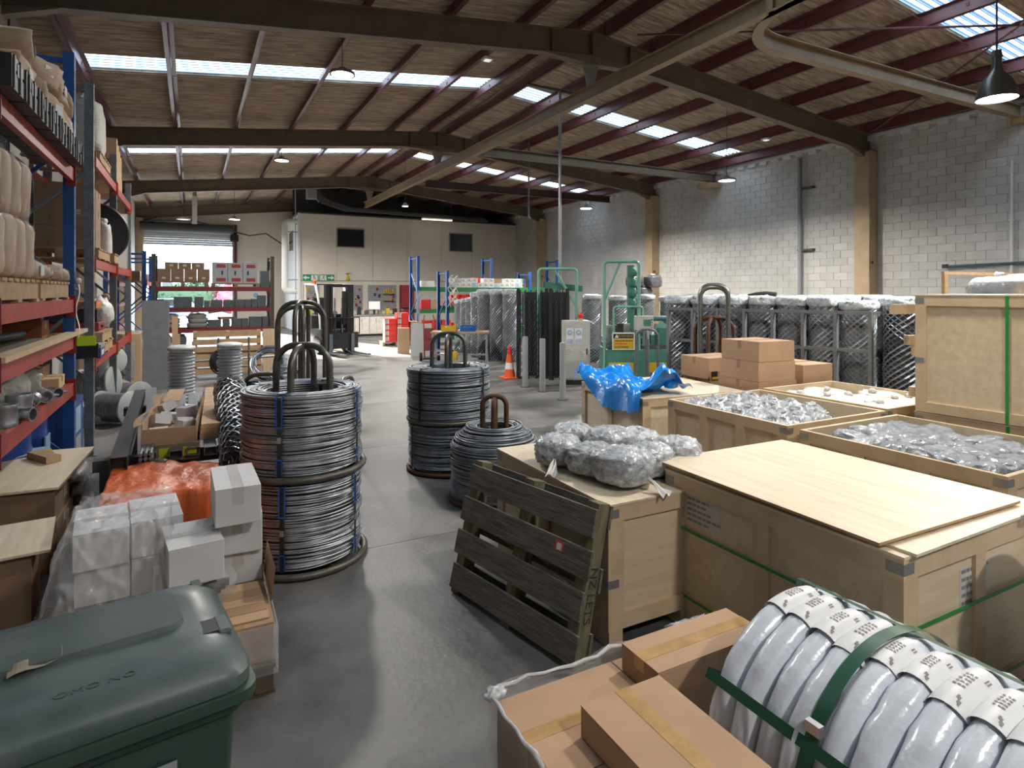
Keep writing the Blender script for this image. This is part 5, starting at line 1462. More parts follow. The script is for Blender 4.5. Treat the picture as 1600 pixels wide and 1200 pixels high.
for k, (z, mt) in enumerate(((.815, INK), (.75, RED), (.68, INK))): print_lines(t, (-.58, -.534, z - .02), (1, 0, 0), (0, 0, 1), .42, .05, 1, mt, k + 2)
for k in range(5): barp('feed_arm', MGREEN if k % 2 else STEEL, t, (.35 + .12 * k, -.2 + .1 * k, .85 + .1 * (k % 3)), (1.1 + .06 * k, -.1 + .1 * k, .8 + .12 * (k % 2)), .05, .07)
tubep('spool_arm', mk('arm_teal', (.05, .14, .16), .4), t, [(.3, .1, 1.28), (1.3, .1, 1.28)], .06, 10)
m = MB(); m.prism([(.35, 1.0), (.95, .75), (1.0, .9), (.5, 1.25)], -.3, -.26); m.build('guard_plate', LGREEN, t)
barp('rear_column', MGREEN, t, (-.05, .3, .6), (-.05, .3, 2.5), .14, .14, (1, 0, 0))
for k in range(4): MB().blob(.1, .1, .12, .7, .2, 2, 130 + k, 10, 8, (-.02, .28, 1.5 + .24 * k)).build('hose', MGREEN, t, 'all')
barp('control_arm', MGREEN, t, (-2.1, 0, 2.05), (-1.2, .1, 1.95), .08, .14)
bx('post_foot', MGREEN, t, -1.42, -1.28, -.2, .0, 0, .02); bx('post_foot', MGREEN, t, -2.27, -2.13, -.2, 0, 0, .02)
# tube carriers in front of the machine
carrier('small galvanised tube carrier before the machine', (6.78, 8.0, 0), .3, 1.26, .36, DGALV, R(-35), ((0, 1), (90, .97)), tr=.022)
carrier('tall steel and rusty carrier standing before the mesh rolls', (6.92, 6.65, 0), .34, 1.99, .4, mk('worn_steel', (.22, .22, .21), .35, .8, var=.2), R(-50), ((0, 1), (12, .985)), tr=.036)
carrier('rusty carrier nested beside the tall steel one', (7.0, 6.72, 0), .30, 1.5, .56, RUST, R(-40), ((0, 1), (65, 1)), tr=.03, ringm=RUST)
# ================================================================ stillage of wrapped mesh rolls
pts = [(7.55, 8.05), (7.72, 7.6), (7.88, 7.15), (8.05, 6.7), (8.2, 6.28), (8.36, 5.86), (8.5, 5.42), (8.95, 5.1)]
pts2 = [(8.05, 8.15), (8.22, 7.7), (8.4, 7.25), (8.56, 6.8), (8.72, 6.35), (8.88, 5.92), (9.1, 5.5), (9.0, 7.2), (9.25, 6.5), (9.5, 5.9)]
for i, (x, y) in enumerate(pts):
    mesh_roll('film wrapped mesh roll in the front row of the stillage, %s from the left' % ('first', 'second', 'third', 'fourth', 'fifth', 'sixth', 'seventh', 'last')[i], (x, y, 0), 'mesh rolls in the stillage', i, 1.0 - (.03 if i in (6,) else 0), 1.05)
for i, (x, y) in enumerate(pts2):
    mesh_roll('film wrapped mesh roll behind the front row of the stillage, %s from the left' % ORD[i], (x, y, 0), 'rear mesh rolls in the stillage', i + 3, 1.01, 1.05)
mesh_roll('bare ended mesh roll standing beside the tall crate', (8.35, 4.7, 0), 'mesh rolls in the stillage', 5, .94, 1.18, cap=False, film=False)
t = thing('stillage', 'grey steel stillage rails around the mesh rolls', 'stillage', (0, 0, 0))
A, B = Vector((7.22, 7.95, 0)), Vector((8.18, 5.05, 0))
for z in (.12, .55, 1.08, 1.6): barp('rail', mk('stillage_grey', (.20, .205, .21), .5, .3, var=.2), t, A + Vector((0, 0, z)), B + Vector((0, 0, z)), .035, .045)
for k in range(8):
    p = A.lerp(B, k / 7); barp('post', mk('stillage_grey', (.20, .205, .21), .5, .3, var=.2), t, p, p + Vector((0, 0, 1.62 if k % 2 else 1.6)), .05, .05, (0, 1, 0))
C2, D2 = Vector((8.6, 4.85, 0)), Vector((7.9, 8.5, 0))
for p, q in ((B, C2), (A, D2)):
    for z in (.12, 1.6): barp('rail', mk('stillage_grey', (.20, .205, .21), .5, .3, var=.2), t, p + Vector((0, 0, z)), q + Vector((0, 0, z)), .035, .045)
    barp('post', mk('stillage_grey', (.20, .205, .21), .5, .3, var=.2), t, q, q + Vector((0, 0, 1.6)), .05, .05, (0, 1, 0))
tag(MB().tube([(8.02, 6.98, 1.84), (8.08, 6.85, 1.86), (8.14, 6.72, 1.87), (8.2, 6.58, 1.85)], [.012, .028, .03, .034], 8).build('dark_rope_end', mk('dark_rope', (.05, .045, .035), .8), None, True), 'dark rope end lying on top of the wrapped mesh rolls', 'rope')
# ================================================================ plywood crates
def crate(lab, loc, w_, d_, h_, rz=0.0, lid=True, straps=(), nx=2, ny=2, label=None, grp='plywood export crates', plym=None, skid=.09, mid=True, clips=True, name='plywood_crate', planks=False):
    t = thing(name, lab, 'crate', loc, rz, grp)
    pm = plym or PLY
    q, b, bw = .012, .018, .085
    X, Y = w_ / 2, d_ / 2
    z0 = skid
    for s in (-1, 1):
        for ax in ('x', 'y'):
            if ax == 'x':       # faces at +-X, lying along y
                f0, f1 = sorted((s * (X - b - q), s * (X - b)))
                if planks and s < 0:
                    k_ = 3
                    for k in range(k_): bx('plank', pm, t, f0, f1, -Y + b + (d_ - 2 * b) * k / k_ + .002, -Y + b + (d_ - 2 * b) * (k + 1) / k_ - .002, z0, h_)
                else: bx('panel', pm, t, f0, f1, -Y + b, Y - b, z0, h_)
                g0, g1 = sorted((s * (X - b), s * X))
                for z in (z0, h_ - bw): bx('batten', PINE, t, g0, g1, -Y, Y, z, z + bw)
                for k in range(ny + 1):
                    c = -Y + bw / 2 + k * (d_ - bw) / ny
                    bx('batten', PINE, t, g0, g1, c - bw / 2, c + bw / 2, z0 + bw, h_ - bw)
            else:
                f0, f1 = sorted((s * (Y - b - q), s * (Y - b)))
                bx('panel', pm, t, -X + b, X - b, f0, f1, z0, h_)
                g0, g1 = sorted((s * (Y - b), s * Y))
                for z in (z0, h_ - bw): bx('batten', PINE, t, -X + b, X - b, g0, g1, z, z + bw)
                for k in range(nx + 1):
                    c = -X + b + bw / 2 + k * (w_ - 2 * b - bw) / nx
                    bx('batten', PINE, t, c - bw / 2, c + bw / 2, g0, g1, z0 + bw, h_ - bw)
    for k in range(3):
        c = -X + .05 + k * (w_ - .1) / 2
        bx('skid', PINE, t, c - .045, c + .045, -Y, Y, 0, z0)
    bx('floor_panel', pm, t, -X + b, X - b, -Y + b, Y - b, z0, z0 + .01)
    if lid:
        bx('lid', PLYY, t, -X - .004, X + .004, -Y - .004, Y + .004, h_, h_ + .012)
    if clips:
        for sx in (-1, 1):
            for sy in (-1, 1):
                for z in ((h_ - .065, h_ * .42) if h_ > .5 else (h_ - .065,)):
                    a0, a1 = sorted((sx * X, sx * (X + .002)))
                    c_ = bx('corner_clip', CLIP, t, a0, a1, min(sy * Y, sy * (Y - .07)), max(sy * Y, sy * (Y - .07)), z, z + .045)
                    a0, a1 = sorted((sy * Y, sy * (Y + .002)))
                    bx('corner_clip', CLIP, t, min(sx * X, sx * (X - .07)), max(sx * X, sx * (X - .07)), a0, a1, z, z + .045)
                    for dz in (.012, .03): bx('clip_hole', BLACK, t, sx * X - .002 - .05 * sx * 0, sx * X + .0025 if sx > 0 else sx * X + .002, sy * (Y - .03) - .006, sy * (Y - .03) + .006, z + dz - .004, z + dz + .004) if False else None
    for kind, v in straps:
        m = MB()
        if kind == 'h':                 # horizontal band
            for s in (-1, 1):
                m.box(-X - .003, X + .003, *sorted((s * (Y + .0005), s * (Y + .003))), v, v + .016)
                m.box(*sorted((s * (X + .0005), s * (X + .003))), -Y - .003, Y + .003, v, v + .016)
        elif kind == 'vy':              # vertical band around left and right faces at y = v
            for s in (-1, 1): m.box(*sorted((s * (X + .0005), s * (X + .003))), v - .011, v + .011, 0, h_ + .014)
            m.box(-X, X, v - .011, v + .011, h_ + .0125, h_ + .0145)
        m.build('strap', GSTRAP, t)
    if label:
        for face, u, z in label:
            if face == '-x':
                bx('paper_label', GLABEL, t, -X + b - .0015 - .0, -X + b, u - .13, u + .13, z - .075, z + .075)
                print_lines(t, (-X + b - .0016, u + .13, z - .075), (0, -1, 0), (0, 0, 1), .26, .15, 5, FINK, 3)
            else:
                bx('paper_label', GLABEL, t, u - .12, u + .12, -Y + b - .0015, -Y + b, z - .085, z + .085)
                print_lines(t, (u - .12, -Y + b - .0016, z - .085), (1, 0, 0), (0, 0, 1), .24, .17, 5, FINK, 6)
    return t
crate('large plywood crate nearest the viewer with a loose plywood sheet on top', (3.06, 2.08, 0), 1.16, 1.36, .84, 0, straps=(('h', .54), ('h', .16)), nx=2, ny=2, label=(('-x', .40, .67), ('-y', -.02, .62)))
t = thing('plywood_sheet', 'loose pale plywood sheet lying skewed on the nearest crate', 'sheet', (3.03, 2.12, .876), R(-1.0))
bx('sheet', PLYY, t, -.575, .52, -.655, .70, 0, .012); bx('edge', PINED, t, -.577, -.575, -.655, .70, 0, .012); bx('edge', PINED, t, -.575, .52, -.657, -.655, 0, .012)
t = thing('crate_cover', 'second plywood cover sheet under the loose sheet, sticking out towards the viewer', 'sheet', (3.08, 2.08, .8535), R(.8))
bx('sheet', PLYY, t, -.57, .585, -.70, .69, 0, .012)
bx('film_scrap', BAGF, t, .28, .36, -.715, -.70, -.02, .02)
crate('plywood crate with grey bags on its lid, pallet leaning against it', (2.50, 3.27, 0), 1.10, 1.32, .755, 0, straps=(), nx=1, ny=2)
crate('open crate half filled with upright bagged coils', (4.74, 3.86, 0), 1.28, 1.34, .85, 0, lid=False, ny=3)
crate('open crate full of lying bagged coils', (4.70, 2.40, 0), 1.24, 1.33, .85, 0, lid=False, ny=3)
crate('open crate of flat white bags beyond the coil crates', (6.06, 3.90, 0), 1.16, 1.34, .85, 0, lid=False)
crate('planked crate under the blue plastic sheet', (4.93, 5.60, 0), 1.36, 1.34, .76, R(-6), lid=True, planks=True, plym=PLYY)
crate('lower crate under the tall strapped crate', (6.18, 2.36, 0), 1.22, 1.42, .855, R(4), straps=(('vy', .05),), nx=2, ny=2)
crate('tall pale crate stacked on another, green strap down its side', (6.15, 2.36, .872), 1.18, 1.40, .99, R(4), straps=(('vy', .05),), nx=1, ny=1, skid=.0)
t = thing('timber_ends', 'sawn timber ends jutting beside the tall crate', 'timber', (5.84, 3.09, 0), R(2))
for y, z, l in ((.03, 1.70, .46), (.05, 1.42, .2), (.02, 1.33, .14), (.04, .96, .14)):
    bx('timber', PINE, t, -l, .62, y, y + .05, z, z + .085)
bx('timber_post', PINED, t, .5, .62, .09, .13, 0, 1.8)
# leaning weathered pallet
t = thing('leaning_pallet', 'grey weathered pallet leaning on the crate of bags', 'pallet', (1.565, 3.07, 0), 0, None, (0, R(14), R(12)))
for k in range(4):
    z = .03 + k * .205
    bx('slat', WEATH, t, -.02, .0, -.56 + .015 * (k % 2), .56 - .02 * (k % 3 == 0), z, z + .145, .003)
for y, in ((-.50,), (0,), (.50,)):
    bx('stringer', WEATHZ, t, .0, .09, y - .04, y + .04, 0, .82, .003)
for k in range(3):
    z = .05 + k * .32
    bx('rear_slat', WEATH, t, .09, .108, -.55, .55, z, z + .12)
lettering('NZ LETS', t, (.045, -.5415, .36), (R(90), R(90), 0), .075, INK)
bx('sticker', BRED, t, -.0215, -.02, -.36, -.30, .52, .57); bx('sticker', WPAPER, t, -.0225, -.0215, -.35, -.315, .525, .56)
# grey bags on the crate lid
bag_me = [MB().blob(.15, .15, .10, .72, .05, 2.2, 140 + k, 40, 24, ridge=.10).mesh('bag_film', BAGG, 'all') for k in range(4)]
tail_me = MB().grid(lambda u, v: (.02 + .13 * v, (u - .5) * (.015 + .07 * v), .07 - .06 * v + .012 * math.sin(u * 9 + v * 5)), 8, 6).mesh('tied_tail', BAGW, 'all')
for i, (x, y, z, a, s_, lab) in enumerate(((2.12, 3.38, .768, 230, 1.0, 'leftmost'), (2.19, 3.10, .768, 300, 1.0, 'nearest the leaning pallet'), (2.40, 3.62, .768, 60, 1.0, 'rearmost'), (2.44, 3.24, .80, 350, 1.08, 'middle, highest'), (2.24, 2.86, .768, 285, 1.12, 'nearest the viewer with a tied tail'),
        (2.50, 2.93, .768, 290, 1.0, 'second from the nearest edge'), (2.70, 3.30, .768, 20, 1.0, 'rear right'), (2.74, 2.95, .768, 310, 1.05, 'right end with a long tied tail'))):
    t = thing('bagged_coil', 'grey bagged coil on the crate lid, ' + lab, 'bagged coil', (x, y, z), R(a), 'bagged coils on the crate lid')
    put('bag', bag_me[i % 4], t, None, None, 0, (s_, s_, .95 * s_))
    put('tied_tail', tail_me, t, (.14 * s_, 0, .0))
# bagged coils in the open crates
uc = MB(); uc.lathe([(.03, .0), (.12, .0), (.128, .03), (.128, .42), (.115, .455), (.05, .45), (.04, .40)], 16)
uc_me = [MB().blob(.12, .12, .245, .6, .04, 2.4, 150 + k, 32, 22, ridge=.12).mesh('bag_film', mk('coil_bag', (.30, .32, .345), .24, .15, scale=10, stretch=(1, 1, .3), col2=(.56, .58, .60), bump=1.0, bscale=12, bstretch=(2, 2, .5)), 'all') for k in range(3)]
top_me = MB().blob(.06, .045, .03, .9, .2, 3, 160, 20, 12, ridge=.35).mesh('gathered_top', mk('film_tuft', (.5, .52, .54), .2, var=.2, alpha=.7, bump=1, bscale=20), 'all')
for iy in range(5):
    for ix in range(4):
        x, y = 4.30 + ix * .245, 4.36 - iy * .235
        if iy == 4 and ix > 2: continue
        t = thing('upright_bagged_coil', 'bagged coil standing in the half filled crate, row %s, place %s' % (('one', 'two', 'three', 'four', 'five')[iy], ('one', 'two', 'three', 'four')[ix]), 'bagged coil', (x, y, .36), (ix * 7 + iy * 3) * .7, 'upright bagged coils in the open crate')
        put('bag', uc_me[(ix + iy) % 3], t, (0, 0, .0), None, 0, (1, 1, 1.0))
        put('gathered_top', top_me, t, (.02, .01, .46))
MB_ = bx('packing', DGREY, None, 4.15, 5.3, 3.26, 4.5, .1, .358)
tag(MB_, 'dark packing layer under the upright bagged coils', 'packing'); MB_.name = 'packing_layer'
lc_me = [MB().blob(.14, .14, .065, .7, .06, 2.4, 170 + k, 36, 18, ridge=.12).mesh('bag_film', mk('coil_bag_dark', (.22, .24, .27), .26, .2, scale=10, col2=(.48, .50, .53), bump=1.0, bscale=13), 'all') for k in range(4)]
rg = random.Random(17)
for iy in range(6):
    for ix in range(5):
        x, y = 4.30 + ix * .215 + (.05 if iy % 2 else 0), 1.97 + iy * .175
        if x > 5.2: continue
        t = thing('lying_bagged_coil', 'flat bagged coil in the full crate, row %s, place %s' % (('one', 'two', 'three', 'four', 'five', 'six')[iy], ('one', 'two', 'three', 'four', 'five')[ix]), 'bagged coil', (x, y, .70 + rg.uniform(0, .03)), 0, 'flat bagged coils in the full crate', (rg.uniform(-.25, .25), rg.uniform(-.25, .25), rg.uniform(0, 6)))
        put('bag', lc_me[(ix + iy) % 4], t, None, None, 0, (.95, .85, 1))
        put('film_fold', tail_me, t, (.02, 0, .06), (0, R(-20), 0), 0, (.6, .6, .6))
o = bx('packing_layer', mk('packing_grey', (.13, .14, .155), .4, var=.3, scale=9), None, 4.11, 5.29, 1.77, 3.03, .1, .69)
tag(o, 'grey packing layer under the flat bagged coils', 'packing')
for k in range(8):
    x, y = 5.72 + .34 * (k % 3), 3.45 + .40 * (k // 3)
    t = thing('flat_white_bag', 'flat white plastic bag in the far open crate, %s from the near corner' % ORD[k], 'bag', (x, y, .74 + .015 * (k % 2)), .5 * k, 'flat white bags in the far crate')
    MB().blob(.2, .22, .045, .7, .14, 2, 180 + k, 16, 8).build('film', BAGW if k % 3 else mk('clear_white', (.7, .7, .69), .3, bump=.6), t, 'all')
    MB().blob(.04, .03, .03, .8, .3, 2, 190, 8, 6, (.1, .05, .07)).build('knot', BAGW, t, 'all')
o = bx('packing_layer', BAGW, None, 5.54, 6.58, 3.30, 4.5, .1, .735)
tag(o, 'white packing layer under the flat white bags', 'packing')
# blue sheet over the planked crate
t = thing('blue_sheet', 'shiny blue plastic sheet draped over the planked crate', 'plastic sheet', (4.93, 5.60, .775), R(-6))
def blue(u, v):
    x = -.74 + .72 * v
    y = -.66 + 1.5 * u
    z = .05 + .10 * noise.noise(Vector((u * 4.2, v * 3, 1.7))) + .06 * noise.noise(Vector((u * 11, v * 8, 5)))
    z = max(z, .006) + .02
    z += .24 * math.exp(-((u - .03) / .07) ** 2 - ((v - .5) / .35) ** 2) + .10 * math.exp(-((u - .9) / .1) ** 2)
    if x < -.69:
        k = (-.69 - x) / .05
        z -= .03 + (.16 + .10 * math.sin(u * 4.6 + .4)) * k
        x = -.70 - .02 * k - .02 * math.sin(u * 17)
    if y > .68:
        z -= (y - .68) * .5; 
    return (x, y, z)
MB().grid(blue, 64, 40).build('sheet', BLTARP, t, 'all')
MB().blob(.08, .05, .05, .7, .25, 2, 195, 14, 8, (-.2, -.5, .05)).build('bunched_fold', BLTARP, t, 'all')
# cartons beyond the open crates
B1 = R(-4)
for lab, x, y, z, w_, d_, h_ in (('cardboard carton on the left of the group beyond the crates, bottom', 5.15, 5.30 - .0, .80, .1, .1, .1),): pass
pallet('pallet under the cartons beyond the coil crates', (6.27, 5.45, 0), 1.2, 1.5, 0, PINED)
for lab, x, y, z, w_, d_, h_ in (
        ('bottom carton in the middle stack beyond the crates', 5.95, 5.05, .147, .56, .6, .55),
        ('second carton from the bottom in the middle stack', 5.95, 5.05, .70, .60, .62, .17),
        ('third carton in the middle stack beyond the crates', 5.95, 5.05, .872, .58, .6, .22),
        ('dented top carton of the middle stack', 5.96, 5.05, 1.094, .56, .58, .23),
        ('lower carton of the left stack beyond the crates', 6.2, 5.95, .147, .62, .5, .62),
        ('top carton of the left stack, edge towards the blue sheet', 6.18, 5.95, .77, .66, .52, .27),
        ('lower carton of the right stack by the mesh rolls', 6.60, 5.0, .147, .5, .6, .62),
        ('top carton of the right stack by the mesh rolls', 6.60, 5.0, .77, .5, .6, .26)):
    carton(lab, (x, y, z), w_, d_, h_, R(-3), CARD, 'cartons beyond the coil crates', along='x', tape=mk('brown_tape', (.33, .20, .12), .25))
t = thing('yellow_tag', 'yellow tag on the carton beside the blue sheet', 'tag', (5.93, 5.65, .78))
bx('tag', YEL, t, -.09, .04, -.01, 0, 0, .03); bx('black_panel', BLACK, t, -.09, .0, -.01, 0, .03, .1); bx('shelf', CARD, t, -.1, .1, 0, .02, -.63, .1)
# far goods behind the tall crate: lying wrapped rolls and a strapped load on shelves
t = thing('goods_platform', 'timber platform behind the tall crate holding wrapped rolls', 'platform', (9.6, 3.6, 0))
bx('deck', PINED, t, -.9, 1.9, -.9, .9, 1.75, 1.8)
for x in (-.85, 1.85):
    for y in (-.85, .85): bx('post', PINED, t, x - .05, x + .05, y - .05, y + .05, 0, 1.75)
bx('rail', PINED, t, -.9, 1.9, .8, .84, 2.12, 2.16); 
for x in (-.85, 1.85): bx('stay', PINED, t, x - .04, x + .04, .8, .84, 1.8, 2.12)
for i, (x, y, s_) in enumerate(((8.95, 3.9, 1.0), (9.5, 3.75, 1.15), (10.2, 3.6, 1.1))):
    t = thing('wrapped_roll', 'film wrapped grey roll lying behind the tall crate, %s' % ('leftmost', 'middle', 'rightmost')[i], 'roll', (x, y, 1.802), .3 * i, 'wrapped rolls behind the tall crate')
    MB().blob(.26 * s_, .3 * s_, .14 * s_, .6, .08, 2, 200 + i, 18, 10).build('film', mk('grey_film', (.36, .39, .42), .2, var=.25, scale=9, bump=1, bscale=10), t, 'all')
    MB().blob(.05, .05, .04, .7, .2, 2, 201, 8, 6, (0, 0, .26 * s_)).build('knot', BAGW, t, 'all')
t = thing('strapped_load', 'brown cartons strapped on the platform at the right edge', 'load', (11.1, 3.3, 1.802))
for k in range(4): bx('carton', mk('brown_load', (.26, .17, .12), .8), t, -.4 + k * .2, -.205 + k * .2, -.4, .4, 0, .42)
for x in (-.2, .1): bx('strap', BLACK, t, x - .012, x + .012, -.403, -.4, 0, .42)
# ================================================================ white tubing bundle, foreground
t = thing('tubing_bundle', 'strapped bundle of white tubing coils in the right foreground', 'tubing coils', (1.845, 1.44, .455))
Rr, rr, pitch = .37, .047, .088
for k in range(13):
    y = -.05 - k * pitch
    m = MB(); n = 64; rg = random.Random(300 + k)
    kx, kz = rg.uniform(-.008, .008), rg.uniform(-.008, .008)
    vs = []; fs = []; ns = 12
    for i in range(n):
        a = 2 * PI * i / n
        crease = 0.0 if (i + k) % 3 else -1.2
        for j in range(ns):
            b_ = 2 * PI * j / ns
            r2 = rr * (1 + .10 * noise.noise(Vector((math.cos(a) * 5 + k, math.sin(a) * 5, b_)))) * (.97 + .03 * crease)
            R2 = Rr + r2 * math.cos(b_)
            vs.append((kx + R2 * math.cos(a), y + r2 * math.sin(b_), kz + R2 * math.sin(a)))
    for i in range(n):
        for j in range(ns):
            fs.append((i * ns + j, i * ns + (j + 1) % ns, ((i + 1) % n) * ns + (j + 1) % ns, ((i + 1) % n) * ns + j))
    c = m.add(vs, fs).build('tubing_coil', WROPE, t, 'all')
    # paper label wrapped on the crown of each coil
    a0, a1 = R(84 + rg.uniform(-3, 3)), R(108 + rg.uniform(-4, 4))
    m = MB(); rl = rr + .006
    m.grid(lambda u, v: ((Rr + kx + rl * math.cos(R(-75 + 150 * v))) * math.cos(a0 + (a1 - a0) * u), y + rl * math.sin(R(-75 + 150 * v)), kz + (Rr + rl * math.cos(R(-75 + 150 * v))) * math.sin(a0 + (a1 - a0) * u)), 8, 8)
    lb = m.build('paper_label', mk('label_white', (.72, .72, .73), .45, var=.04), c, 'all')
    def patch(par, u0, u1, v0, v1, mt):
        m = MB(); r3 = rl + .0012
        m.grid(lambda u, v: ((Rr + kx + r3 * math.cos(R(-75 + 150 * (v0 + (v1 - v0) * v)))) * math.cos(a0 + (a1 - a0) * (u0 + (u1 - u0) * u)), y + r3 * math.sin(R(-75 + 150 * (v0 + (v1 - v0) * v))), kz + (Rr + r3 * math.cos(R(-75 + 150 * (v0 + (v1 - v0) * v)))) * math.sin(a0 + (a1 - a0) * (u0 + (u1 - u0) * u))), 3, 3)
        return m
    m = MB()
    for q in range(5):
        uu = .30 + .075 * q
        for v0 in (.40, .47, .55):
            p_ = patch(None, uu, uu + .035, v0, v0 + rg.uniform(.04, .065), INK); m.add(p_.v, p_.f)
    for v0 in (.22, .27): p_ = patch(None, .2, .3, v0, v0 + .03, INK); m.add(p_.v, p_.f)
    p_ = patch(None, .80, .90, .33, .36, INK); m.add(p_.v, p_.f); p_ = patch(None, .78, .84, .36, .40, INK); m.add(p_.v, p_.f); p_ = patch(None, .86, .93, .29, .33, INK); m.add(p_.v, p_.f)
    tag(m.build('print', FINK, lb), kind='stuff')
def ringstrap(a_, w_=.016):
    # strap running along the outside at angle a_ then back inside
    c, s_ = math.cos(R(a_)), math.sin(R(a_)); ro = Rr + rr + .006
    u = Vector((-s_, 0, c)) * w_
    y0, y1 = .012, -.05 - 12 * pitch - .06
    pts_ = [Vector((ro * c, y0 - .0, ro * s_)), Vector((ro * c, y1, ro * s_)), Vector(((Rr - rr) * c, y1 - .01, (Rr - rr) * s_)), Vector(((Rr - rr - .01) * c, y0, (Rr - rr - .01) * s_))]
    vs = []
    for p in pts_ + [pts_[0]]:
        vs += [p - u, p + u]
    MB().add(vs, [(2 * i, 2 * i + 1, 2 * i + 3, 2 * i + 2) for i in range(4)]).build('strap', DGSTRAP, t)
for a_ in (78, 150, 258, 186, 348): ringstrap(a_)
m = MB(); ro = Rr + rr + .008
m.grid(lambda u, v: (ro * math.cos(2 * PI * u), -.05 - 3.5 * pitch + (v - .5) * .04, ro * math.sin(2 * PI * u)), 72, 2)
m.build('girth_strap', DGSTRAP, t, 'all')
bx('buckle', STEEL, t, -.355, -.335, -.05 - 3.5 * pitch - .022, -.05 - 3.5 * pitch + .022, .24, .27)
t2 = thing('timber_bearer', 'low timber bearer under the white tubing bundle', 'timber', (1.87, 1.2, 0))
for y in (-.1, -.6): bx('bearer', PINED, t2, -.35, .35, y - .05, y + .05, 0, .03)
t = thing('rope_stack', 'upright stack of white rope coils strapped with green bands at the right edge', 'rope coils', (3.20, .93, 0))
rg = random.Random(33)
for k in range(12):
    MB().lathe([(.30 + .036 * math.cos(a), .04 + k * .074 + .036 * math.sin(a)) for a in [2 * PI * i / 10 for i in range(11)]], 40, (rg.uniform(-.008, .008), rg.uniform(-.008, .008), .0), cap=False).build('rope_coil', WROPE, t, 'all')
for a_ in (135, 160, 30, 270):
    c, s_ = math.cos(R(a_)), math.sin(R(a_)); u = Vector((-s_, c, 0)) * .012
    vs = []
    for r_, z in ((.342, 0), (.342, .92), (.26, .925), (.26, 0)): vs += [Vector((r_ * c, r_ * s_, z)) - u, Vector((r_ * c, r_ * s_, z)) + u]
    MB().add(vs, [(0, 1, 3, 2), (2, 3, 5, 4), (4, 5, 7, 6)]).build('strap', DGSTRAP, t)
# ================================================================ wrapped cartons in the foreground
pallet('pallet under the foreground cartons', (1.42, 1.36, 0), 1.06, 1.0, 0, PINED) if False else None
t = thing('wooden_pallet', 'pallet under the foreground cartons', 'pallet', (1.15, 1.32, 0))
for k in range(3): bx('stringer', PINED, t, -.22 + .2 * k, -.14 + .2 * k, -.5, .5, .02, .12)
for k in range(6): bx('deck_board', PINED, t, -.24, .27, -.5 + .17 * k, -.38 + .17 * k, .12, .14)
for lab, x0, x1, y0, y1, z0, z1, al in (
        ('tan carton under film at the left front of the foreground load', .92, 1.40, 1.47, 1.86, .145, .50, 'x'),
        ('tan carton under film at the back right of the foreground load', 1.405, 1.95, 1.62, 1.86, .03, .50, 'x'),
        ('tan carton below the raised carton in the foreground', .92, 1.38, .85, 1.465, .145, .50, 'y'),
        ('raised tan carton with taped lid in the foreground', 1.08, 1.40, 1.0, 1.59, .502, .60, 'y'),
        ('raised tan carton behind the white tubing bundle', 1.405, 1.94, 1.60, 1.80, .502, .60, 'x')):
    carton(lab, ((x0 + x1) / 2, (y0 + y1) / 2, z0), x1 - x0, y1 - y0, z1 - z0, 0, CARD, 'tan cartons of the foreground load', along=al)
t = thing('stretch_wrap', 'clear stretch film around the foreground cartons with a rolled top edge', 'film', (0, 0, 0))
def wrapf(u, v):
    per = [(1.965, 1.875), (.905, 1.875), (.905, .80)]
    L1, L2 = 1.06, 1.075
    s_ = u * (L1 + L2)
    if s_ < L1: x, y = 1.965 - s_, 1.875
    else: x, y = .905, 1.875 - (s_ - L1)
    q = noise.noise(Vector((x * 6, y * 6, v * 9))) * .012
    top = .53 + .02 * math.sin(u * 31)
    return (x - (.012 + q if s_ >= L1 else 0), y + (.0 if s_ >= L1 else .012 + q), .12 + (top - .12) * v)
MB().grid(wrapf, 70, 16).build('film', mk('load_film', (.75, .76, .78), .12, var=0, alpha=.26, bump=1, bscale=16, bstretch=(1, 1, 3)), t, 'all')
m = MB()
rg = random.Random(12); p = []
for i in range(36):
    s_ = i / 35 * 2.1
    x, y = (1.96 - s_, 1.885) if s_ < 1.06 else (.90, 1.885 - (s_ - 1.06))
    p.append((x + rg.uniform(-.006, .006), y + rg.uniform(-.006, .006), .525 + rg.uniform(-.008, .012)))
m.tube(p, [.004 + rg.uniform(0, .005) for _ in p], 7)
m.build('rolled_edge', mk('edge_film', (.70, .71, .74), .16, var=.1, alpha=.62, bump=1, bscale=25), t, 'all')
MB().blob(.10, .04, .022, .8, .2, 2.5, 210, 30, 14, (1.80, 1.86, .505), ridge=.3).build('film_bunch', mk('edge_film', (0, 0, 0)), t, 'all')
MB().blob(.035, .025, .018, .8, .2, 2.5, 211, 24, 12, (.915, 1.87, .505), ridge=.3).build('film_bunch', mk('edge_film', (0, 0, 0)), t, 'all')
# ================================================================ forklift
t = thing('forklift', 'counterbalance forklift with black mast facing the viewer', 'forklift', (3.95, 18.6, 0), R(14))
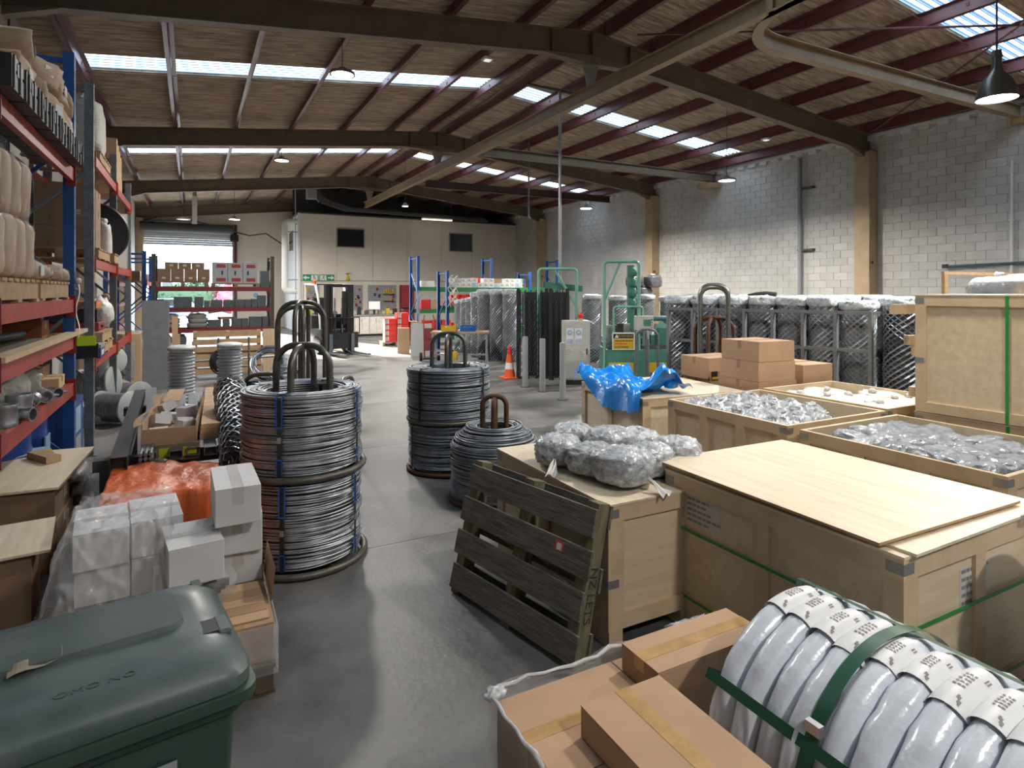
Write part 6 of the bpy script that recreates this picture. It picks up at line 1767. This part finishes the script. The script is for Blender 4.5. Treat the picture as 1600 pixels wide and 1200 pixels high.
# local: -y is the front
bx('chassis', DGREY, t, -.48, .48, .25, 1.7, .2, .75, .03)
MB().prism([(.95, .75), (1.75, .75), (1.8, 1.05), (1.6, 1.2), (.95, 1.15)], -.48, .48, 'x').build('counterweight', DGREY, t)
bx('seat_base', BLACK, t, -.25, .25, .8, 1.3, 1.15, 1.25); bx('seat_back', BLACK, t, -.25, .25, 1.25, 1.38, 1.25, 1.7, .03)
bx('hi_vis_vest', LIME, t, -.5, -.3, 1.35, 1.45, 1.1, 1.6)
bx('dashboard', BLACK, t, -.35, .35, .35, .5, .75, 1.2)
for x in (-.46, .46):
    tubep('guard_pillar', WHITEP, t, [(x, .38, .75), (x, .5, 1.6), (x, .72, 2.08)], .035, 8)
    tubep('guard_pillar', WHITEP, t, [(x, 1.5, 1.1), (x, 1.45, 2.1)], .035, 8)
    barp('guard_rail', WHITEP, t, (x, .7, 2.1), (x, 1.48, 2.12), .06, .05)
for k in range(5): barp('roof_bar', BLACK, t, (-.46, .75 + .17 * k, 2.11), (.46, .75 + .17 * k, 2.11), .03, .03)
MB().lathe([(.02, 0), (.19, 0), (.19, .03), (.02, .03)], 20, (0, 0, 0)).build('steering_wheel', BLACK, t, True, loc=(0, .62, 1.18), rot=(R(25), 0, 0))
for x in (-.38, .38):
    bx('mast_rail', BLACK, t, x - .06, x + .06, .02, .18, .05, 2.1); bx('inner_rail', BLACK, t, x * .72 - .04, x * .72 + .04, .0, .14, .1, 2.05)
for z in (.3, 1.0, 2.02): bx('mast_tie', BLACK, t, -.4, .4, .04, .16, z, z + .08)
for x in (-.12, .12): tubep('lift_cylinder', STEEL, t, [(x, .12, .2), (x, .12, 1.7)], .03, 8)
bx('hose_reel', BLACK, t, .1, .2, .0, .1, .9, 1.9)
bx('carriage', BLACK, t, -.55, .55, -.08, .0, .18, .66)
for z in (.62, 1.1): tubep('backrest_rail', BLACK, t, [(-.6, -.06, z), (.6, -.06, z)], .02, 6)
for k in range(7): tubep('backrest_bar', BLACK, t, [(-.6 + .2 * k, -.06, .6), (-.6 + .2 * k, -.06, 1.1)], .014, 6)
for x in (-.35, .35):
    MB().box(x - .05, x + .05, -.13, -.085, .05, .62).box(x - .05, x + .05, -1.15, -.13, .05, .085).build('fork', DGALV, t)
for x in (-.45, .45):
    MB().lathe([(.1, -.1), (.27, -.1), (.3, -.06), (.3, .06), (.27, .1), (.1, .1)], 20, (x, .45, .3), 'x').build('wheel', RUBBER, t, True)
    MB().lathe([(.1, -.08), (.22, -.08), (.24, -.05), (.24, .05), (.22, .08), (.1, .08)], 20, (x * .85, 1.45, .24), 'x').build('wheel', RUBBER, t, True)
MB().lathe([(.06, 0), (.06, .1), (.03, .12), (0, .12)], 12, (-.2, 1.4, 2.13)).build('beacon', ORANGEB, t, True)
# ================================================================ office wall: benches, peg boards, tool cabinet
for i in range(6):
    x = 5.1 + i * .62
    t = thing('base_cabinet', 'cream bench cabinet against the office wall, %s from the left' % ('first', 'second', 'third', 'fourth', 'fifth', 'last')[i], 'cabinet', (x, 25.6, 0), 0, 'bench cabinets')
    bx('body', mk('bench_cream', (.55, .50, .44), .6), t, -.305, .305, 0, .6, .08, .86); bx('door', mk('bench_door', (.62, .58, .52), .55), t, -.295, -.005, -.018, 0, .1, .84); bx('door', mk('bench_door', (0, 0, 0)), t, .005, .295, -.018, 0, .1, .84)
    bx('handle', DGREY, t, -.04, -.025, -.03, -.018, .6, .72); bx('plinth', BLACK, t, -.3, .3, .05, .55, 0, .08)
t = thing('worktop', 'dark bench worktop on the cream cabinets', 'worktop', (6.65, 25.9, .862))
bx('top', DGREY, t, -1.9, 1.9, -.35, .35, 0, .04); bx('edge_strip', GREYP, t, -1.9, 1.9, -.355, -.35, 0, .04)
t = thing('monitor', 'white backed screen on the bench', 'monitor', (6.9, 25.75, .904))
bx('screen', WHITEP, t, -.24, .24, -.02, .02, .22, .56); bx('stand', BLACK, t, -.04, .04, -.01, .03, .02, .22); bx('foot', BLACK, t, -.14, .14, -.08, .08, 0, .02)
rg = random.Random(14)
for i in range(9):
    t = thing('bench_item', 'small tool or tin on the bench top, %s from the left' % ORD[i], 'tool', (5.3 + .33 * i + (.25 if i > 4 else 0), 25.95, .904), 0, 'tools on the bench')
    h_ = rg.uniform(.1, .32)
    bx('body', (DGREY, CARDD, YEL, BLACK)[i % 4], t, -.08, .08, -.08, .08, 0, h_); bx('cap', (BLACK, RED, STEEL)[i % 3], t, -.05, .05, -.05, .05, h_, h_ + .04)
for x0, x1, lab in ((4.5, 5.2, 'behind the forklift cab'), (6.55, 7.2, 'behind the forklift mast'), (7.45, 8.85, 'with shelves of yellow tins')):
    t = thing('peg_board', 'grey peg board on the office wall ' + lab, 'board', ((x0 + x1) / 2, 28.95, 1.0))
    w_ = (x1 - x0) / 2
    bx('board', mk('peg_grey', (.32, .32, .33), .6), t, -w_, w_, 0, .03, 0, 1.2)
    for k in range(11): bx('groove', DGREY, t, -w_, w_, -.002, 0, .1 + .1 * k, .108 + .1 * k)
    for k in range(12):
        x, z = rg.uniform(-w_ + .1, w_ - .1), rg.uniform(.1, 1.0)
        bx('hung_tool', (BLACK, STEEL, YEL, DRED)[k % 4], t, x - .04, x + .04, -.06, -.002, z, z + rg.uniform(.08, .2))
    if 'tins' in lab:
        for z in (.45, .78):
            sh = bx('shelf', CARDL, t, .0, .6, -.2, 0, z, z + .02)
for i in range(5):
    t = thing('yellow_tin', 'yellow tin on the peg board shelf, %s from the left' % ORD[i], 'tin', (8.2 + .11 * i, 28.85, 1.80), 0, 'yellow tins on the shelf')
    h_ = .12 + .05 * (i % 3)
    MB().lathe([(.045, 0), (.045, h_), (0, h_)], 12).build('tin', YEL, t, True); MB().lathe([(.03, h_), (.03, h_ + .03), (0, h_ + .03)], 10).build('cap', CARDL, t)
t = thing('tool_cabinet', 'red slatted tool cabinet against the office wall', 'cabinet', (9.32, 28.6, 0))
bx('body', DRED, t, -.32, .32, 0, .35, 0, 2.2)
for k in range(9): bx('slat', mk('cab_red', (.40, .03, .035), .45), t, -.31, .31, -.02, 0, 1.2 + .11 * k, 1.29 + .11 * k)
for k in range(4): bx('drawer', mk('cab_red', (0, 0, 0)), t, -.31, .31, -.02, 0, .15 + .22 * k, .35 + .22 * k)
bx('shelf', CARDD, t, -.31, .31, -.15, 0, 1.12, 1.15)
# red and white cartons on a pallet
pallet('pallet under the red and white cartons', (6.35, 21.0, 0), 1.0, 1.0, R(-8), PINED)
for ix in range(2):
    for iz in range(5):
        if iz == 4 and ix == 0: continue
        carton('red and white carton %s of the %s column' % (('at the bottom', 'second up', 'third up', 'fourth up', 'on top')[iz], ('left', 'right')[ix]), (6.12 + ix * .42, 20.85 - ix * .06, .148 + iz * .2), .40, .6, .195, R(-8), RED if True else None, 'red and white cartons on the pallet', tape=WPAPER, endtape=False, bevel=0, sticker=('-y', -.12, .1, .12, .14))
for i, (x, y, z, lab) in enumerate(((7.0, 20.8, 0, 'lower'), (7.02, 20.8, .42, 'upper'))):
    carton('%s brown carton beside the red cartons' % lab, (x, y, z), .42, .45, .41, 0, CARD, 'brown cartons beside the red ones')
t = thing('tan_panel', 'upright tan board standing in the sun patch', 'board', (5.75, 18.05, 0), R(-20))
bx('board', CARDL, t, -.17, .17, -.08, .08, 0, .78, .005); bx('white_edge', WHITEP, t, -.19, -.17, -.08, .08, 0, .79)
t = thing('white_sheet_stack', 'stack of white sheets standing in the sun patch', 'sheets', (5.98, 17.1, 0), R(-20))
for k in range(5): bx('sheet', WHITEP, t, -.30 + .01 * k, .30, -.15 + .06 * k, -.10 + .06 * k, 0, .95 - .02 * k)
# sack truck
t = thing('sack_truck', 'red sack truck with black wheels leaning by the sheets', 'trolley', (5.74, 15.7, 0), R(-15), None, (R(-16), 0, R(-15)))
for x in (-.15, .15): tubep('side_rail', DRED, t, [(x, 0, .1), (x, 0, 1.15), (x * .8, .08, 1.3)], .02, 8)
for z in (.3, .6, .9): tubep('cross_bar', DRED, t, [(-.15, 0, z), (.15, 0, z)], .015, 6)
bx('toe_plate', DRED, t, -.2, .2, -.25, .0, .04, .05)
bx('back_sheet', DRED, t, -.14, .14, .0, .01, .3, .9)
for x in (-.24, .24): MB().lathe([(.03, -.035), (.13, -.035), (.13, .035), (.03, .035)], 18, (x, .08, .13), 'x').build('wheel', RUBBER, t, True)
# small workbench with bits
t = thing('workbench', 'steel workbench with yellow and blue bins behind the coil carrier', 'workbench', (6.3, 14.9, 0), R(-28))
bx('top', PINED, t, -.75, .75, -.35, .35, .80, .84)
for x in (-.7, .7):
    for y in (-.3, .3): bx('leg', GREYP, t, x - .025, x + .025, y - .025, y + .025, 0, .80)
bx('stretcher', GREYP, t, -.7, .7, -.02, .02, .2, .24)
for i, (x, mt, lab) in enumerate(((-.3, YEL, 'yellow parts bin on the workbench'), (.2, BSTRAP, 'blue parts bin on the workbench'))):
    c, s_ = math.cos(R(-28)), math.sin(R(-28))
    t = thing('parts_bin', lab, 'bin', (6.3 + x * c, 14.9 + x * s_, .842), R(-28))
    m = MB(); m.box(-.2, .2, -.15, .15, 0, .02).box(-.2, -.18, -.15, .15, .02, .15).box(.18, .2, -.15, .15, .02, .15).box(-.18, .18, -.15, -.13, .02, .12).box(-.18, .18, .13, .15, .02, .15); m.build('shell', mt, t)
    MB().blob(.16, .12, .05, .7, .2, 2, 220 + i, 12, 8, (0, 0, .02)).build('contents', DGREY, t, 'all')
t = thing('yellow_drum', 'small yellow drum under the workbench', 'drum', (6.0, 14.75, 0))
MB().lathe([(.14, 0), (.15, .02), (.15, .3), (.13, .33), (0, .33)], 18).build('body', YEL, t, True); MB().lathe([(.04, .33), (.04, .37)], 10).build('cap', BLACK, t)
# ================================================================ green beamed racks with blue posts
rack('tall blue and green rack before the office', (7.1, 20.6, 0), 0, [2.9, 2.9], .9, 3.15, [.5, 1.25, 2.05], BLUE, RGREEN, 'green beamed racks', bh=.14)
rack('shorter blue and green rack in front of the tall one', (7.18, 18.0, 0), 0, [3.0], .9, 2.55, [.5, 1.42, 2.02], BLUE, RGREEN, 'green beamed racks', bh=.14)
rg = random.Random(6)
for row in range(2):
    for c in range(14):
        if row == 1 and c in (5, 8, 9): continue
        carton('small pale box on the green rack, %s row, %s from the left' % (('lower', 'upper')[row], ORD[c]), (7.4 + c * .2, 18.3, 2.022 + row * .152), .19, .25, .148, 0, WBOX if (c * 3 + row) % 4 else CYAN, 'small boxes on the shorter green rack', tape=CTAPE, endtape=False, bevel=0, sticker=('-y', 0, .08, .13, .08))
for i, x in enumerate((10.35, 10.75)):
    carton('brown carton on the tall rack top, %s' % ('left', 'right')[i], (x, 20.95, 2.052), .38, .5, .32, 0, CARD, 'cartons on the tall green rack')
carton('red carton on the tall rack top behind the small boxes', (9.6, 20.95, 2.052), .6, .5, .35, 0, RED, 'cartons on the tall green rack', tape=CTAPE)
carton('white carton on the tall rack top at the left end', (7.5, 20.95, 2.052), .5, .5, .22, 0, WBOX, 'cartons on the tall green rack', tape=CTAPE)
bin_m = MB(); bin_m.box(-.13, .13, -.2, .2, 0, .02).box(-.13, -.115, -.2, .2, .02, .18).box(.115, .13, -.2, .2, .02, .18).box(-.115, .115, .185, .2, .02, .18).box(-.115, .115, -.2, -.185, .02, .09)
bin_me = bin_m.mesh('shell', RED); lip_me = MB().box(-.13, .13, -.215, -.2, .07, .10).mesh('lip', RED)
for z, lab in ((1.422, 'middle'), (.502, 'bottom')):
    for c in range(5):
        for row in range(2):
            t = thing('red_bin', 'red plastic bin on the %s shelf, %s layer, %s from the left' % (lab, ('lower', 'upper')[row], ORD[c]), 'bin', (7.45 + c * .3, 18.3, z + row * .19), 0, 'red bins on the %s shelf' % lab)
            put('shell', bin_me, t); put('lip', lip_me, t)
for i, (x, z, mt) in enumerate(((7.4, 1.252, RED), (7.75, 1.252, CARD), (8.1, 1.252, CARD), (7.4, .502, RED), (7.8, .502, RED), (8.2, .502, RED), (9.0, 1.252, CARD), (9.5, 1.252, RED))):
    carton('%s carton on the %s shelf of the tall green rack, %s' % ('red' if mt is RED else 'brown', 'middle' if z > 1 else 'bottom', ('leftmost', 'second', 'third', 'leftmost low', 'second low', 'third low', 'fourth', 'last')[i]), (x, 20.95, z), .32, .5, .34, 0, mt, 'shelf cartons on the tall green rack', tape=CTAPE, bevel=0)
t = thing('hanging_ropes', 'pale ropes and hoses hung on the shorter rack frame', 'ropes', (7.2, 17.93, 1.3))
for k in range(6):
    p = [(.12 * math.sin(i * 1.1 + k) + .05 * (k % 3) + .05, -.03 - .02 * k, 1.1 - .1 * i) for i in range(11)]
    MB().tube(p, .014, 5).build('rope', TWINE if k % 2 else WPAPER, t, True)
t = thing('film_strip', 'clear film strip hanging from the tall rack post', 'film', (7.1, 20.585, .6))
MB().grid(lambda u, v: (.12 * (u - .5) + .03 * math.sin(v * 7), .02 * math.sin(u * 6), 1.3 * v), 4, 12).build('film', BAGF, t, 'all'); bx('clip', STEEL, t, -.02, .02, -.01, .01, 1.3, 1.33)
# ================================================================ outside the roller door
g = struct('floor_yard', 'sunlit yard outside the roller door')
bx('paving', ASPH, g, -60, 60, YF + .2, 140, -.12, -.02)
t = thing('parked_car', 'blue parked car in the yard outside', 'car', (-1.3, 45, 0), R(8))
MB().prism([(-2.1, .3), (-2.1, .8), (-1.3, .95), (-.7, 1.42), (.8, 1.45), (1.5, .98), (2.15, .85), (2.15, .3)], -.85, .85, 'y').build('body', CARB, t, bevel=.05)
MB().prism([(-1.1, .98), (-.62, 1.36), (.72, 1.38), (1.28, .98)], -.86, .86, 'y').build('windows', GLASS, t)
for x in (-1.35, 1.35):
    for y in (-.8, .8):
        w = MB().lathe([(.05, -.1), (.3, -.1), (.32, -.06), (.32, .06), (.3, .1), (.05, .1)], 18, (x, y, .32), 'y').build('wheel', RUBBER, t, True)
        MB().lathe([(.0, -.105), (.2, -.105), (.2, .105), (0, .105)], 12, (x, y, .32), 'y').build('hubcap', STEEL, w, True)
def bush(lab, loc, sx, sy, sz, mt, seed, name):
    t = thing(name, lab, 'shrub', loc, 0, 'shrubs outside')
    m = MB(); rg = random.Random(seed)
    for k in range(700):
        a, b_ = rg.uniform(0, 6.28), rg.uniform(-.3, 1.57); rr_ = rg.uniform(.75, 1.05)
        p = Vector((sx * rr_ * math.cos(a) * math.cos(b_), sy * rr_ * math.sin(a) * math.cos(b_), sz * .3 + sz * rr_ * .7 * math.sin(b_)))
        d1 = Vector((rg.uniform(-1, 1), rg.uniform(-1, 1), rg.uniform(-1, 1))).normalized() * .16; d2 = d1.orthogonal().normalized() * .10
        m.add([p - d1, p + d2, p + d1, p - d2], [(0, 1, 2, 3)])
    tag(m.build('foliage', mt, t), kind='stuff')
    MB().blob(sx * .8, sy * .8, sz * .45, .8, .1, 2, seed, 14, 10).build('inner_foliage', mt, t, 'all')
    for k in range(3): tubep('stem', PINED, t, [(.2 * k - .2, 0, 0), (.3 * k - .3, 0, sz * .5)], .05, 6)
bush('dark green hedge across the yard outside', (.2, 56, 0), 3.5, 1.0, 2.6, HEDGE, 1, 'hedge')
bush('pink flowering shrub beside the hedge outside', (3.2, 55, 0), 1.8, 1.0, 2.7, PINKB, 2, 'flowering_shrub')
t = thing('distant_building', 'pale warehouse across the street outside', 'building', (-5, 80, 0))
bx('wall', mk('far_wall', (.75, .75, .74), .7), t, -25, 25, 0, 8, 0, 5.2); bx('roof', GREYP, t, -25.3, 25.3, -.4, 8.4, 5.2, 5.5)
for k in range(8): bx('window', GLASS, t, -22 + 6 * k, -19.5 + 6 * k, -.05, 0, 1.5, 3.0)
bx('door', GREYP, t, 3, 6, -.06, 0, 0, 3.4)
